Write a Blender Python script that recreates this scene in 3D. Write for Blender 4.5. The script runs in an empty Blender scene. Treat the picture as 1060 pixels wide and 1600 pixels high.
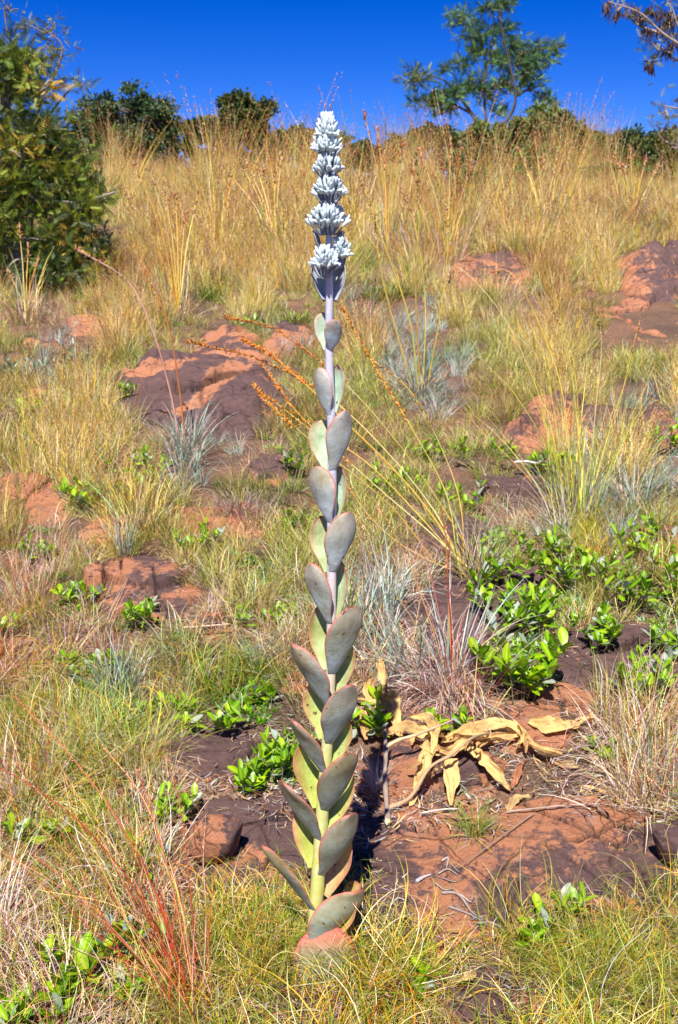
import bpy, math
import numpy as np
from mathutils import Vector, Matrix

rng = np.random.default_rng(11)
R = math.radians
C = bpy.context.scene.collection
scene = bpy.context.scene

# ------------------------------------------------------------------ camera, sky, sun, exposure
CAMZ, PITCH, F = 1.20, R(14.7), 1716.0
cam_d = bpy.data.cameras.new('camera')
cam = bpy.data.objects.new('camera', cam_d); C.objects.link(cam)
cam.location = (0, 0, CAMZ); cam.rotation_euler = (R(90) - PITCH, 0, 0)
cam_d.sensor_fit = 'VERTICAL'; cam_d.sensor_height = 36.0; cam_d.lens = 36.0 * F / 1600
cam_d.clip_start = 0.02; cam_d.clip_end = 3000
cam_d.dof.use_dof = True; cam_d.dof.focus_distance = 1.66; cam_d.dof.aperture_fstop = 16.0
scene.camera = cam

SUN_EL = R(55); SDIR = Vector((0.17, 1.0, 0)).normalized()
world = bpy.data.worlds.new('World'); scene.world = world; world.use_nodes = True
wn, wl = world.node_tree.nodes, world.node_tree.links
bg = wn['Background']; bg.inputs[1].default_value = 0.080
sky = wn.new('ShaderNodeTexSky'); sky.sky_type = 'NISHITA'; sky.sun_disc = False
sky.sun_elevation = SUN_EL; sky.sun_rotation = math.atan2(-SDIR.x, -SDIR.y)
sky.altitude = 4500; sky.air_density = 0.9; sky.dust_density = 0.0; sky.ozone_density = 6.0
hs = wn.new('ShaderNodeHueSaturation'); hs.inputs['Hue'].default_value = 0.524; hs.inputs['Saturation'].default_value = 1.32; hs.inputs['Value'].default_value = 1.0
wl.new(sky.outputs[0], hs.inputs['Color']); wl.new(hs.outputs[0], bg.inputs[0])
sd = bpy.data.lights.new('sun', 'SUN'); sd.energy = 5.0; sd.angle = R(0.5); sd.color = (1.0, 0.97, 0.92)
sun = bpy.data.objects.new('sun', sd); C.objects.link(sun)
sun.rotation_euler = Vector((SDIR.x * math.cos(SUN_EL), SDIR.y * math.cos(SUN_EL), -math.sin(SUN_EL))).to_track_quat('-Z', 'Y').to_euler()
sun.location = (-2, -8, 12)
vs = scene.view_settings
vs.view_transform = 'Standard'; vs.look = 'None'; vs.gamma = 1; vs.use_curve_mapping = False; vs.exposure = 0.82
scene.cycles.max_bounces = 5; scene.cycles.diffuse_bounces = 2; scene.cycles.transparent_max_bounces = 6

# ------------------------------------------------------------------ numeric helpers
def _h(ix, iy, s):
    n = (ix * 374761393 + iy * 668265263 + s * 974634777) & 0x7fffffff
    n = ((n ^ (n >> 13)) * 1274126177) & 0x7fffffff
    return ((n ^ (n >> 16)) & 0xffff) / 65535.0
def vn(x, y, s=0):
    x = np.asarray(x, float); y = np.asarray(y, float)
    ix = np.floor(x).astype(np.int64); iy = np.floor(y).astype(np.int64)
    fx = x - ix; fy = y - iy
    fx = fx * fx * (3 - 2 * fx); fy = fy * fy * (3 - 2 * fy)
    a = _h(ix, iy, s); b = _h(ix + 1, iy, s); c = _h(ix, iy + 1, s); d = _h(ix + 1, iy + 1, s)
    return (a * (1 - fx) + b * fx) * (1 - fy) + (c * (1 - fx) + d * fx) * fy
def fbm(x, y, o=4, s=0):
    t = 0; a = 0.5
    for i in range(o):
        t = t + a * (vn(x * 2 ** i + 17.3 * i, y * 2 ** i - 9.1 * i, s + i) - 0.5); a *= 0.5
    return t                                    # about -0.5..0.5
def sst(a, b, x):
    t = np.clip((x - a) / (b - a), 0, 1); return t * t * (3 - 2 * t)
def nrm(v): return v / (np.linalg.norm(v, axis=-1, keepdims=True) + 1e-9)

SL = 0.137
def terrain(x, y):
    x = np.asarray(x, float); y = np.asarray(y, float)
    z = SL * (np.minimum(y, 13.0) - 1.57)
    q = np.clip(y - 13.0, 0, 5.0); z = z + SL * q - (SL + 0.05) * q * q / 10.0
    z = z - 0.05 * np.clip(y - 18, 0, 90)
    am = np.clip(0.012 + 0.022 * (np.abs(y) - 1.2), 0.012, 0.2)
    z = z + am * fbm(x * 0.9 + 3.1, y * 0.9, 3, 3) * 1.3
    z = z + 0.03 * np.clip(y / 3, 0.4, 1.4) * fbm(x * 4.3, y * 4.3, 3, 9)
    z = z + 0.012 * fbm(x * 24, y * 24, 2, 19)
    return z

def raydir(px, py):
    dx = (px - 530) / F; dy = (800 - py) / F
    return Vector((dx, math.cos(PITCH) + dy * math.sin(PITCH), -math.sin(PITCH) + dy * math.cos(PITCH)))
def at(px, py, Y):
    d = raydir(px, py); t = Y / d.y
    return Vector((d.x * t, Y, CAMZ + d.z * t))
def pxm(px_len, Y, z=0.4):                      # length in metres of px_len pixels at ground distance Y
    return px_len / F * (Y * math.cos(PITCH) + (CAMZ - z) * math.sin(PITCH))
ROCKS = []
def H(x, y):
    z = terrain(x, y)
    for f, bb in ROCKS:
        if np.ndim(x) == 0:
            if not (bb[0] < x < bb[2] and bb[1] < y < bb[3]): continue
        z = np.maximum(z, f(x, y)[0])
    return z
TS = np.geomspace(0.9, 19, 700)
def G(px, py):
    d = raydir(px, py); t = TS / d.y
    X = d.x * t; Y = TS; Z = CAMZ + d.z * t
    below = np.nonzero(Z < H(X, Y))[0]
    i = below[0] if len(below) else len(TS) - 60
    return Vector((float(X[i]), float(Y[i]), float(H(X[i], Y[i]))))
def topix(x, y, z):
    x = np.asarray(x); vy = y * math.cos(PITCH) - (z - CAMZ) * math.sin(PITCH)
    up = y * math.sin(PITCH) + (z - CAMZ) * math.cos(PITCH)
    vy = np.maximum(vy, 0.05)
    return 530 + F * x / vy, 800 - F * up / vy

# ------------------------------------------------------------------ mesh helpers
class MB:
    def __init__(s): s.V = []; s.Q = []; s.T = []; s.Cl = []; s.n = 0
    def add(s, V, Fc, col):
        V = np.asarray(V, float).reshape(-1, 3); Fc = np.asarray(Fc, int)
        col = np.asarray(col, float)
        if col.ndim == 1: col = np.tile(col[:3], (len(V), 1))
        s.V.append(V); s.Cl.append(col[:, :3])
        (s.Q if Fc.shape[1] == 4 else s.T).append(Fc + s.n); s.n += len(V)
        return s
    def mesh(s, name, mat, smooth=True):
        V = np.concatenate(s.V); col = np.concatenate(s.Cl)
        me = bpy.data.meshes.new(name)
        Q = np.concatenate(s.Q) if s.Q else np.zeros((0, 4), int)
        T = np.concatenate(s.T) if s.T else np.zeros((0, 3), int)
        me.vertices.add(len(V)); me.vertices.foreach_set('co', V.astype(np.float32).ravel())
        loops = np.concatenate([Q.ravel(), T.ravel()])
        me.loops.add(len(loops)); me.loops.foreach_set('vertex_index', loops.astype(np.int32))
        me.polygons.add(len(Q) + len(T))
        st = np.concatenate([np.arange(len(Q)) * 4, len(Q) * 4 + np.arange(len(T)) * 3])
        me.polygons.foreach_set('loop_start', st.astype(np.int32))
        me.polygons.foreach_set('use_smooth', np.full(len(st), smooth))
        me.update(calc_edges=True)
        a = me.color_attributes.new('col', 'FLOAT_COLOR', 'POINT')
        a.data.foreach_set('color', np.hstack([col, np.ones((len(col), 1))]).astype(np.float32).ravel())
        me.materials.append(mat)
        return me
def tag(o, label=None, cat=None, group=None, kind=None):
    if label: o['label'] = label
    if cat: o['category'] = cat
    if group: o['group'] = group
    if kind: o['kind'] = kind
    return o
def link(name, me, parent=None, loc=(0, 0, 0)):
    o = bpy.data.objects.new(name, me); C.objects.link(o); o.location = loc
    if parent: o.parent = parent
    return o
def empty(name, loc, *a, **k):
    o = bpy.data.objects.new(name, None); C.objects.link(o); o.location = loc; o.empty_display_size = 0.05
    return tag(o, *a, **k)
def frames(d, roll):
    d = nrm(np.asarray(d, float)); up = np.where(np.abs(d[:, 2:3]) > 0.97, [[1.0, 0, 0]], [[0, 0, 1.0]])
    x = nrm(np.cross(d, up)); z = np.cross(x, d)
    c = np.cos(roll)[:, None]; s = np.sin(roll)[:, None]
    return np.stack([x * c + z * s, d, -x * s + z * c], axis=2)     # columns x, y(length), z(normal)
def scat(mb, TV, TF, pos, Rm, sc, col):
    n = len(pos); sc = np.asarray(sc, float)
    if sc.ndim == 1: sc = np.repeat(sc[:, None], 3, 1)
    V = np.einsum('nij,nkj->nki', Rm, TV[None] * sc[:, None, :]) + pos[:, None, :]
    Fc = (np.asarray(TF)[None] + (np.arange(n) * len(TV))[:, None, None]).reshape(-1, len(TF[0]))
    mb.add(V.reshape(-1, 3), Fc, np.repeat(col, len(TV), 0)); return mb
def tube(mb, P, rad, col, sides=6):
    P = np.asarray([tuple(p) for p in P], float); m = len(P)
    rad = np.broadcast_to(np.asarray(rad, float), (m,))
    d = nrm(np.gradient(P, axis=0)); ref = np.array([0.31, 0.9, 0.13])
    x = nrm(np.cross(d, ref)); y = np.cross(d, x)
    a = np.arange(sides) * 2 * math.pi / sides
    V = P[:, None] + rad[:, None, None] * (np.cos(a)[None, :, None] * x[:, None] + np.sin(a)[None, :, None] * y[:, None])
    i = np.arange(m - 1)[:, None] * sides; j = np.arange(sides)[None]; jn = (j + 1) % sides
    Fq = np.stack([i + j, i + jn, i + sides + jn, i + sides + j], -1).reshape(-1, 4)
    col = np.asarray(col, float)
    if col.ndim == 2: col = np.repeat(col, sides, 0)
    mb.add(V.reshape(-1, 3), Fq, col); return mb
def curve(pts, n=12):
    P = [np.array(tuple(p), float) for p in pts]; P = [2 * P[0] - P[1]] + P + [2 * P[-1] - P[-2]]
    out = []
    for k in range(1, len(P) - 2):
        for t in np.linspace(0, 1, n, endpoint=False):
            a, b, c, d = P[k - 1:k + 3]
            out.append(0.5 * (2 * b + (c - a) * t + (2 * a - 5 * b + 4 * c - d) * t * t + (3 * b - a - 3 * c + d) * t ** 3))
    out.append(P[-2]); return np.array(out)
def palette(pal, n, var=0.12):
    pal = np.asarray(pal, float); w = pal[:, 3] if pal.shape[1] > 3 else np.ones(len(pal))
    c = pal[rng.choice(len(pal), n, p=w / w.sum()), :3]
    return np.clip(c * (1 + rng.normal(0, var, (n, 1))) * (1 + rng.normal(0, var * 0.4, (n, 3))), 0.005, 0.95)
def blades(mb, n, br, L, W, tilt, bend, curl, pal, seg=5, lean=(0, 0), off=(0, 0, 0), az=None, azs=9, rim=None, tipcol=None):
    """n tapered bent strips rooted in a disc of radius br"""
    a0 = rng.uniform(0, 2 * math.pi, n); r = br * np.sqrt(rng.random(n))
    base = np.stack([r * np.cos(a0), r * np.sin(a0), np.full(n, -0.008)], 1) + np.array(off)
    azi = (a0 + rng.normal(0, 0.8, n)) if az is None else az + rng.normal(0, azs, n)
    ln = rng.uniform(L[0], L[1], n); t0 = np.abs(rng.normal(0, tilt, n)) + 0.02
    bd = rng.uniform(bend[0], bend[1], n); cu = rng.normal(0, curl, n)
    t = np.linspace(0, 1, seg + 1)[None]
    ang = t0[:, None] + bd[:, None] * t ** 1.4; ag = azi[:, None] + cu[:, None] * t
    st = (ln / seg)[:, None, None] * np.stack([np.sin(ang) * np.cos(ag) + lean[0] * t, np.sin(ang) * np.sin(ag) + lean[1] * t, np.cos(ang)], -1)
    P = np.concatenate([np.zeros((n, 1, 3)), np.cumsum(st[:, 1:], 1)], 1) + base[:, None]
    P[:, :, 2] = np.where(P[:, :, 2] < base[:, None, 2], base[:, None, 2] + rng.random((n, 1)) * 0.01, P[:, :, 2])
    wd = ag + math.pi / 2 + rng.normal(0, 0.7, n)[:, None]
    hw = (rng.uniform(W * 0.6, W * 1.2, n)[:, None] * (0.35 + 0.65 * np.minimum(1, t * 4)) * (1.02 - t) ** 0.55) / 2
    off2 = hw[..., None] * np.stack([np.cos(wd), np.sin(wd), np.zeros_like(wd)], -1)
    V = np.stack([P - off2, P + off2], 2).reshape(-1, 3)
    i = (np.arange(n) * (seg + 1) * 2)[:, None] + np.arange(seg)[None] * 2
    Fq = np.stack([i, i + 1, i + 3, i + 2], -1).reshape(-1, 4)
    c = palette(pal, n)[:, None, :] * np.ones((1, seg + 1, 1))
    if tipcol is not None:
        m = (rng.random(n)[:, None, None] * t[..., None] ** 2); c = c * (1 - m) + np.array(tipcol) * m
    mb.add(V, Fq, np.repeat(c.reshape(-1, 3), 2, 0))
    return P

# ------------------------------------------------------------------ materials
def newmat(name):
    m = bpy.data.materials.new(name); m.use_nodes = True
    return m, m.node_tree.nodes, m.node_tree.links, m.node_tree.nodes['Principled BSDF'], m.node_tree.nodes['Material Output']
def mixc(n, l, fac, a, b, mode='MIX'):
    x = n.new('ShaderNodeMix'); x.data_type = 'RGBA'; x.blend_type = mode
    for s, v in ((x.inputs[0], fac), (x.inputs[6], a), (x.inputs[7], b)):
        if hasattr(v, 'links'): l.new(v, s)
        elif isinstance(v, (int, float)): s.default_value = v
        else: s.default_value = (*v, 1)
    return x.outputs[2]
def ramp(n, l, src, p0, p1, c0=(0, 0, 0), c1=(1, 1, 1)):
    r = n.new('ShaderNodeValToRGB'); e = r.color_ramp.elements
    e[0].position = p0; e[1].position = p1; e[0].color = (*c0, 1); e[1].color = (*c1, 1); l.new(src, r.inputs[0]); return r.outputs[0]
def noise(n, l, vec, sc, det=4, rough=0.6):
    t = n.new('ShaderNodeTexNoise'); t.inputs['Scale'].default_value = sc; t.inputs['Detail'].default_value = det
    t.inputs['Roughness'].default_value = rough; l.new(vec, t.inputs['Vector']); return t.outputs['Fac']
def math_(n, l, op, a, b):
    m = n.new('ShaderNodeMath'); m.operation = op
    for s, v in ((m.inputs[0], a), (m.inputs[1], b)):
        if hasattr(v, 'links'): l.new(v, s)
        else: s.default_value = v
    return m.outputs[0]
def bump(n, l, h, dist, st, b, prev=None):
    k = n.new('ShaderNodeBump'); k.inputs['Distance'].default_value = dist; k.inputs['Strength'].default_value = st
    l.new(h, k.inputs['Height'])
    if prev is not None: l.new(prev, k.inputs['Normal'])
    if b is not None: l.new(k.outputs[0], b.inputs['Normal'])
    return k.outputs[0]
def leafmat(name, rough=0.55, trans=0.3, spec=0.3, var=0.25, vscale=60, bumpd=0.0):
    m, n, l, b, o = newmat(name)
    at_ = n.new('ShaderNodeAttribute'); at_.attribute_name = 'col'
    oi = n.new('ShaderNodeObjectInfo'); geo = n.new('ShaderNodeNewGeometry'); tc = n.new('ShaderNodeTexCoord')
    k = math_(n, l, 'MULTIPLY_ADD', oi.outputs['Random'], var); k.node.inputs[2].default_value = 1 - var / 2
    nz = noise(n, l, tc.outputs['Object'], vscale, 3)
    k2 = math_(n, l, 'MULTIPLY_ADD', nz, 0.5); k2.node.inputs[2].default_value = 0.75
    kk = math_(n, l, 'MULTIPLY', k, k2)
    csrc = at_.outputs['Color']
    if name == 'grass_blades':                   # different species and dryness over the slope
        pn = noise(n, l, geo.outputs['Position'], 1.1, 4, 0.6); pm = noise(n, l, geo.outputs['Position'], 2.7, 3, 0.6)
        csrc = mixc(n, l, ramp(n, l, pn, 0.50, 0.62), csrc, mixc(n, l, 1.0, csrc, (0.88, 0.74, 0.80), 'MULTIPLY'))
        csrc = mixc(n, l, ramp(n, l, pm, 0.54, 0.64), csrc, mixc(n, l, 1.0, csrc, (0.60, 0.74, 0.58), 'MULTIPLY'))
    sat = n.new('ShaderNodeHueSaturation'); sat.inputs['Saturation'].default_value = 1.22 if name in ('grass_blades', 'glossy_leaf') else 1.0
    l.new(csrc, sat.inputs['Color']); csrc = sat.outputs[0]
    vm = n.new('ShaderNodeVectorMath'); vm.operation = 'SCALE'; l.new(csrc, vm.inputs[0]); l.new(kk, vm.inputs['Scale'])
    l.new(vm.outputs[0], b.inputs['Base Color'])
    b.inputs['Roughness'].default_value = rough; b.inputs['Specular IOR Level'].default_value = spec
    if bumpd: bump(n, l, noise(n, l, tc.outputs['Object'], vscale * 3, 3), bumpd, 0.5, b)
    if trans:
        tr = n.new('ShaderNodeBsdfTranslucent'); l.new(vm.outputs[0], tr.inputs[0])
        mx = n.new('ShaderNodeMixShader'); mx.inputs[0].default_value = trans
        l.new(b.outputs[0], mx.inputs[1]); l.new(tr.outputs[0], mx.inputs[2]); l.new(mx.outputs[0], o.inputs[0])
    return m
M_grass = leafmat('grass_blades', 0.5, 0.16, 0.3, 0.6)
M_leaf = leafmat('glossy_leaf', 0.38, 0.3, 0.45, 0.35, 90)
M_crown = leafmat('tree_leaves', 0.5, 0.25, 0.35, 0.1, 8)
M_dry = leafmat('dry_leaf', 0.7, 0.2, 0.2, 0.1, 70, 0.006)
M_wood = leafmat('bark_wood', 0.85, 0.0, 0.2, 0.1, 70, 0.003)
M_bud = leafmat('waxy_bud', 0.65, 0.12, 0.2, 0.0, 300)
def rockmat():
    m, n, l, b, o = newmat('ironstone')
    g = n.new('ShaderNodeNewGeometry'); P = g.outputs['Position']
    a = n.new('ShaderNodeAttribute'); a.attribute_name = 'col'
    sp = n.new('ShaderNodeSeparateColor'); l.new(a.outputs['Color'], sp.inputs[0])
    wz = n.new('ShaderNodeTexNoise'); wz.inputs['Scale'].default_value = 5; wz.inputs['Detail'].default_value = 3; l.new(P, wz.inputs['Vector'])
    wm = n.new('ShaderNodeVectorMath'); wm.operation = 'MULTIPLY_ADD'; l.new(wz.outputs['Color'], wm.inputs[0]); wm.inputs[1].default_value = (0.12,) * 3; l.new(P, wm.inputs[2])
    W = wm.outputs[0]
    n1 = noise(n, l, W, 6.5, 12, 0.74); n2 = noise(n, l, W, 60, 8, 0.75); n3 = noise(n, l, P, 260, 4, 0.7)
    f = math_(n, l, 'ADD', math_(n, l, 'ADD', n1, math_(n, l, 'MULTIPLY', math_(n, l, 'SUBTRACT', n2, 0.5), 0.35)), math_(n, l, 'SUBTRACT', sp.outputs[0], 0.5))
    t = ramp(n, l, f, 0.47, 0.53)
    dark = mixc(n, l, n2, (0.085, 0.045, 0.042), (0.22, 0.125, 0.11))
    org = mixc(n, l, n2, (0.42, 0.15, 0.07), (0.60, 0.27, 0.14))
    org = mixc(n, l, ramp(n, l, noise(n, l, W, 18, 5), 0.55, 0.72), org, (0.40, 0.23, 0.17))
    c = mixc(n, l, t, dark, org)
    c = mixc(n, l, ramp(n, l, noise(n, l, W, 24, 10, 0.8), 0.56, 0.62), c, (0.07, 0.04, 0.045))
    c = mixc(n, l, ramp(n, l, noise(n, l, P, 38, 6, 0.7), 0.66, 0.72), c, (0.42, 0.30, 0.25))
    def fract(sc, wd):
        v = n.new('ShaderNodeTexVoronoi'); v.feature = 'DISTANCE_TO_EDGE'; v.inputs['Scale'].default_value = sc; v.inputs['Randomness'].default_value = 1.0; l.new(W, v.inputs['Vector'])
        return ramp(n, l, v.outputs['Distance'], 0.0, wd)
    keep = ramp(n, l, noise(n, l, P, 3.1, 3), 0.36, 0.46)
    c1, c2 = fract(4.2, 0.012), fract(15, 0.025)
    c1 = math_(n, l, 'MAXIMUM', c1, ramp(n, l, noise(n, l, P, 4.7, 3), 0.48, 0.56))
    c2 = math_(n, l, 'MAXIMUM', c2, keep)
    cr = math_(n, l, 'MULTIPLY', c1, c2)
    c = mixc(n, l, cr, mixc(n, l, 0.6, c, (0.035, 0.02, 0.018)), c)
    c = mixc(n, l, sp.outputs[1], c, (0.05, 0.025, 0.02))
    c = mixc(n, l, 0.6, c, mixc(n, l, n3, (0.25,) * 3, (1.75,) * 3), 'MULTIPLY')
    l.new(c, b.inputs['Base Color']); b.inputs['Roughness'].default_value = 0.75; b.inputs['Specular IOR Level'].default_value = 0.3
    p = bump(n, l, cr, 0.012, 0.9, None); p = bump(n, l, n1, 0.04, 0.8, None, p); p = bump(n, l, n2, 0.010, 0.9, None, p); bump(n, l, n3, 0.003, 0.9, b, p)
    return m
M_rock = rockmat()
def soilmat():
    m, n, l, b, o = newmat('red_soil')
    g = n.new('ShaderNodeNewGeometry'); P = g.outputs['Position']
    n1 = noise(n, l, P, 3.5, 6); n2 = noise(n, l, P, 40, 6, 0.7); n3 = noise(n, l, P, 180, 4, 0.7)
    c = mixc(n, l, ramp(n, l, n1, 0.40, 0.6), (0.13, 0.08, 0.055), (0.28, 0.14, 0.085))
    c = mixc(n, l, ramp(n, l, n2, 0.35, 0.7), mixc(n, l, 0.5, c, (0.11, 0.065, 0.045)), c)
    c = mixc(n, l, ramp(n, l, n3, 0.55, 0.7), c, (0.42, 0.33, 0.25))
    v = n.new('ShaderNodeTexVoronoi'); v.inputs['Scale'].default_value = 75; l.new(P, v.inputs['Vector'])
    l.new(c, b.inputs['Base Color']); b.inputs['Roughness'].default_value = 0.95; b.inputs['Specular IOR Level'].default_value = 0.1
    p = bump(n, l, n2, 0.02, 0.9, None); p = bump(n, l, v.outputs['Distance'], 0.006, 0.7, None, p); bump(n, l, n3, 0.004, 0.8, b, p)
    return m
M_soil = soilmat()

# ------------------------------------------------------------------ ground
def build_ground():
    ys = np.concatenate([[-80, -40, -20, -10, -5, -2.5, -1, 0, 0.5, 0.8], np.geomspace(1.0, 18, 430), np.geomspace(19, 900, 40)])
    t = np.linspace(-1, 1, 360); prof = 0.22 * t + 0.78 * t ** 3
    W = 3.2 + 1.1 * np.abs(ys)
    X = W[:, None] * prof[None]; Y = np.repeat(ys[:, None], len(t), 1)
    Z = terrain(X, Y)
    V = np.stack([X, Y, Z], -1).reshape(-1, 3); m = len(t)
    i = np.arange(len(ys) - 1)[:, None] * m; j = np.arange(m - 1)[None]
    Fq = np.stack([i + j, i + j + 1, i + m + j + 1, i + m + j], -1).reshape(-1, 4)
    o = link('ground', MB().add(V, Fq, (0.3, 0.15, 0.1)).mesh('ground', M_soil))
    tag(o, 'red stony soil of the grassy hillside rising to its crest', None, None, 'structure')
build_ground()

# ------------------------------------------------------------------ rocks
def segdist(x, y, A, B):
    dx, dy = B[0] - A[0], B[1] - A[1]; L2 = dx * dx + dy * dy + 1e-12
    t = np.clip(((x - A[0]) * dx + (y - A[1]) * dy) / L2, 0, 1)
    return np.hypot(x - A[0] - t * dx, y - A[1] - t * dy)
def polydist(x, y, poly):
    d = np.full(np.shape(x), 1e9); ins = np.zeros(np.shape(x), bool); n = len(poly)
    for k in range(n):
        A, B = poly[k], poly[(k + 1) % n]
        d = np.minimum(d, segdist(x, y, A, B))
        cr = ((A[1] > y) != (B[1] > y)) & (x < (B[0] - A[0]) * (y - A[1]) / (B[1] - A[1] + 1e-12) + A[0])
        ins ^= cr
    return np.where(ins, d, -d)
rock_i = 0
def rock(name, label, outline, top=0.04, ew=0.03, tone=0.5, rough=0.02, cracks=(), strata=0.0, cat='rock', group=None, tilt=0.0, seam=(), lump=0.0, cells=None):
    global rock_i
    rock_i += 1; sd_ = rock_i * 31
    poly = [(g.x, g.y) for g in (G(px, py) for px, py in outline)]
    xs = [p[0] for p in poly]; ys = [p[1] for p in poly]
    cx, cy = sum(xs) / len(xs), sum(ys) / len(ys); sz = max(max(xs) - min(xs), max(ys) - min(ys))
    crs = [[(g.x, g.y) for g in (G(px, py) for px, py in c)] for c in cracks]
    sms = [[(g.x, g.y) for g in (G(px, py) for px, py in c)] for c in seam]
    rr_ = np.random.default_rng(sd_); nc_, ca_ = cells or (max(4, int(sz / (0.09 + 0.02 * cy))), 0.22 * top + 0.004)
    nc_ = min(nc_, 16); cp_ = np.stack([rr_.uniform(min(xs), max(xs), nc_), rr_.uniform(min(ys), max(ys), nc_)], 1); co_ = rr_.uniform(-1, 0.6, nc_); ct_ = rr_.normal(0, 1, (nc_, 2))
    def f(x, y):
        x = np.asarray(x, float); y = np.asarray(y, float)
        d = polydist(x, y, poly)
        d = d + (fbm(x / sz * 7, y / sz * 7, 5, sd_)) * sz * 0.16 - 0.012 * sz
        p = np.clip(d / ew, 0, 1); pr = 1 - (1 - p) ** 2.4
        z = terrain(cx, cy) + SL * (y - cy) * 0.9 + (terrain(x, y) - terrain(cx, cy) - SL * (y - cy)) * 0.35
        z = z + top * 0.55 * pr * (1 + tilt * (y - cy) / sz) + pr * (rough * fbm(x / 0.11, y / 0.11, 5, sd_ + 7) + rough * 1.6 * fbm(x / 0.4, y / 0.4, 2, sd_ + 3))
        if lump: z = z + pr * lump * np.clip(1 - ((x - cx) ** 2 + (y - cy) ** 2) / (0.3 * sz * sz), 0, 1)
        if strata:
            s = (fbm(x / sz * 3 + 5, y / sz * 3.5, 3, sd_ + 11) + 0.5) * 9 + (y - cy) / sz * 3
            fr = s - np.floor(s); z = z + pr * strata * (np.floor(s) + sst(0.92, 1.0, fr) - 4) / 4
        ck = np.zeros(np.shape(x)); wob = 0.012 * fbm(x * 22, y * 22, 3, sd_ + 5)
        for c in crs:
            for k in range(len(c) - 1):
                dd = np.abs(segdist(x, y, c[k], c[k + 1]) + wob)
                ck = np.maximum(ck, np.exp(-(dd / 0.0032) ** 2))
        # natural fine fissures
        fi = np.abs(fbm(x / 0.35 + 40, y / 0.22 + 7, 4, sd_ + 21)); ck2 = sst(0.010, 0.0, fi) * sst(0.0, 0.12, fbm(x / 0.6, y / 0.6, 2, sd_ + 8))
        sm = np.zeros(np.shape(x))
        for c in sms:
            for k in range(len(c) - 1):
                dd = np.abs(segdist(x, y, c[k], c[k + 1]) + 3 * wob); sm = np.maximum(sm, np.exp(-(dd / (0.05 * sz)) ** 2))
        z = z - 0.016 * ck * pr - 0.006 * ck2 * pr - sm * 0.02 * pr
        wx = x + 0.10 * sz * fbm(x / sz * 5, y / sz * 5, 3, sd_ + 31); wy = y + 0.10 * sz * fbm(x / sz * 5 + 9, y / sz * 5, 3, sd_ + 33)
        dd = np.stack([np.hypot((wx - c_[0]), (wy - c_[1]) * 1.3) for c_ in cp_], 0); so = np.argsort(dd, 0)[:2]
        d1 = np.take_along_axis(dd, so[:1], 0)[0]; d2 = np.take_along_axis(dd, so[1:2], 0)[0]; k1 = so[0]
        gap = (d2 - d1) / sz; bor = np.exp(-(gap / 0.007) ** 2)
        z = z + pr * (1.5 * ca_ * co_[k1] + 0.18 * ca_ / sz * 6 * (ct_[k1, 0] * (wx - cp_[k1, 0]) + ct_[k1, 1] * (wy - cp_[k1, 1]))) - pr * bor * (0.006 + 0.2 * ca_)
        ck = np.maximum(ck, 0.75 * bor * sst(-0.1, 0.12, fbm(x / 0.3, y / 0.3, 2, sd_ + 41)))
        z = np.where(d > 0, z, -9.0)
        return z, d, np.maximum(ck, 0.6 * ck2), sm
    mg = 0.12 * sz
    x0, x1, y0, y1 = min(xs) - mg, max(xs) + mg, min(ys) - mg, max(ys) + mg
    res = max(0.0013 * cy, math.sqrt((x1 - x0) * (y1 - y0) / 42000))
    gx = np.arange(x0, x1, res); gy = np.arange(y0, y1, res); X, Y = np.meshgrid(gx, gy)
    z, d, ck, sm = f(X, Y)
    tz = terrain(X, Y)
    Z = np.where(d > 0, z, tz + np.maximum(d * 2.0, -0.25) - 0.02)
    Z = np.maximum(Z, tz - 0.3)
    ny, nx = X.shape
    idx = np.arange(nx * ny).reshape(ny, nx); keep = (d > -2.5 * res)
    fm = keep[:-1, :-1] & keep[1:, :-1] & keep[:-1, 1:] & keep[1:, 1:]
    Fq = np.stack([idx[:-1, :-1], idx[:-1, 1:], idx[1:, 1:], idx[1:, :-1]], -1)[fm]
    used = np.unique(Fq); remap = np.full(nx * ny, -1); remap[used] = np.arange(len(used))
    cz = float(terrain(cx, cy))
    V = np.stack([X.ravel() - cx, Y.ravel() - cy, Z.ravel() - cz], 1)[used]
    tn = np.clip(tone - 0.03 + 0.45 * fbm(X / sz * 3, Y / sz * 3, 2, sd_ + 2) + 0.6 * sm + 0.15 * (1 - np.clip(d / ew, 0, 1)), 0, 1)
    col = np.stack([tn.ravel(), np.clip(ck, 0, 1).ravel(), 0 * tn.ravel()], 1)[used]
    o = link(name, MB().add(V, remap[Fq], col).mesh(name, M_rock), None, (cx, cy, cz))
    tag(o, label, cat, group)
    return (f, (x0, y0, x1, y1)), poly
ROCKPOLY = []
def addrocks(lst):
    new = []
    for a, k in lst:
        r, p = rock(*a, **k); new.append(r); ROCKPOLY.append(p)
    ROCKS.extend(new)
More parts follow.
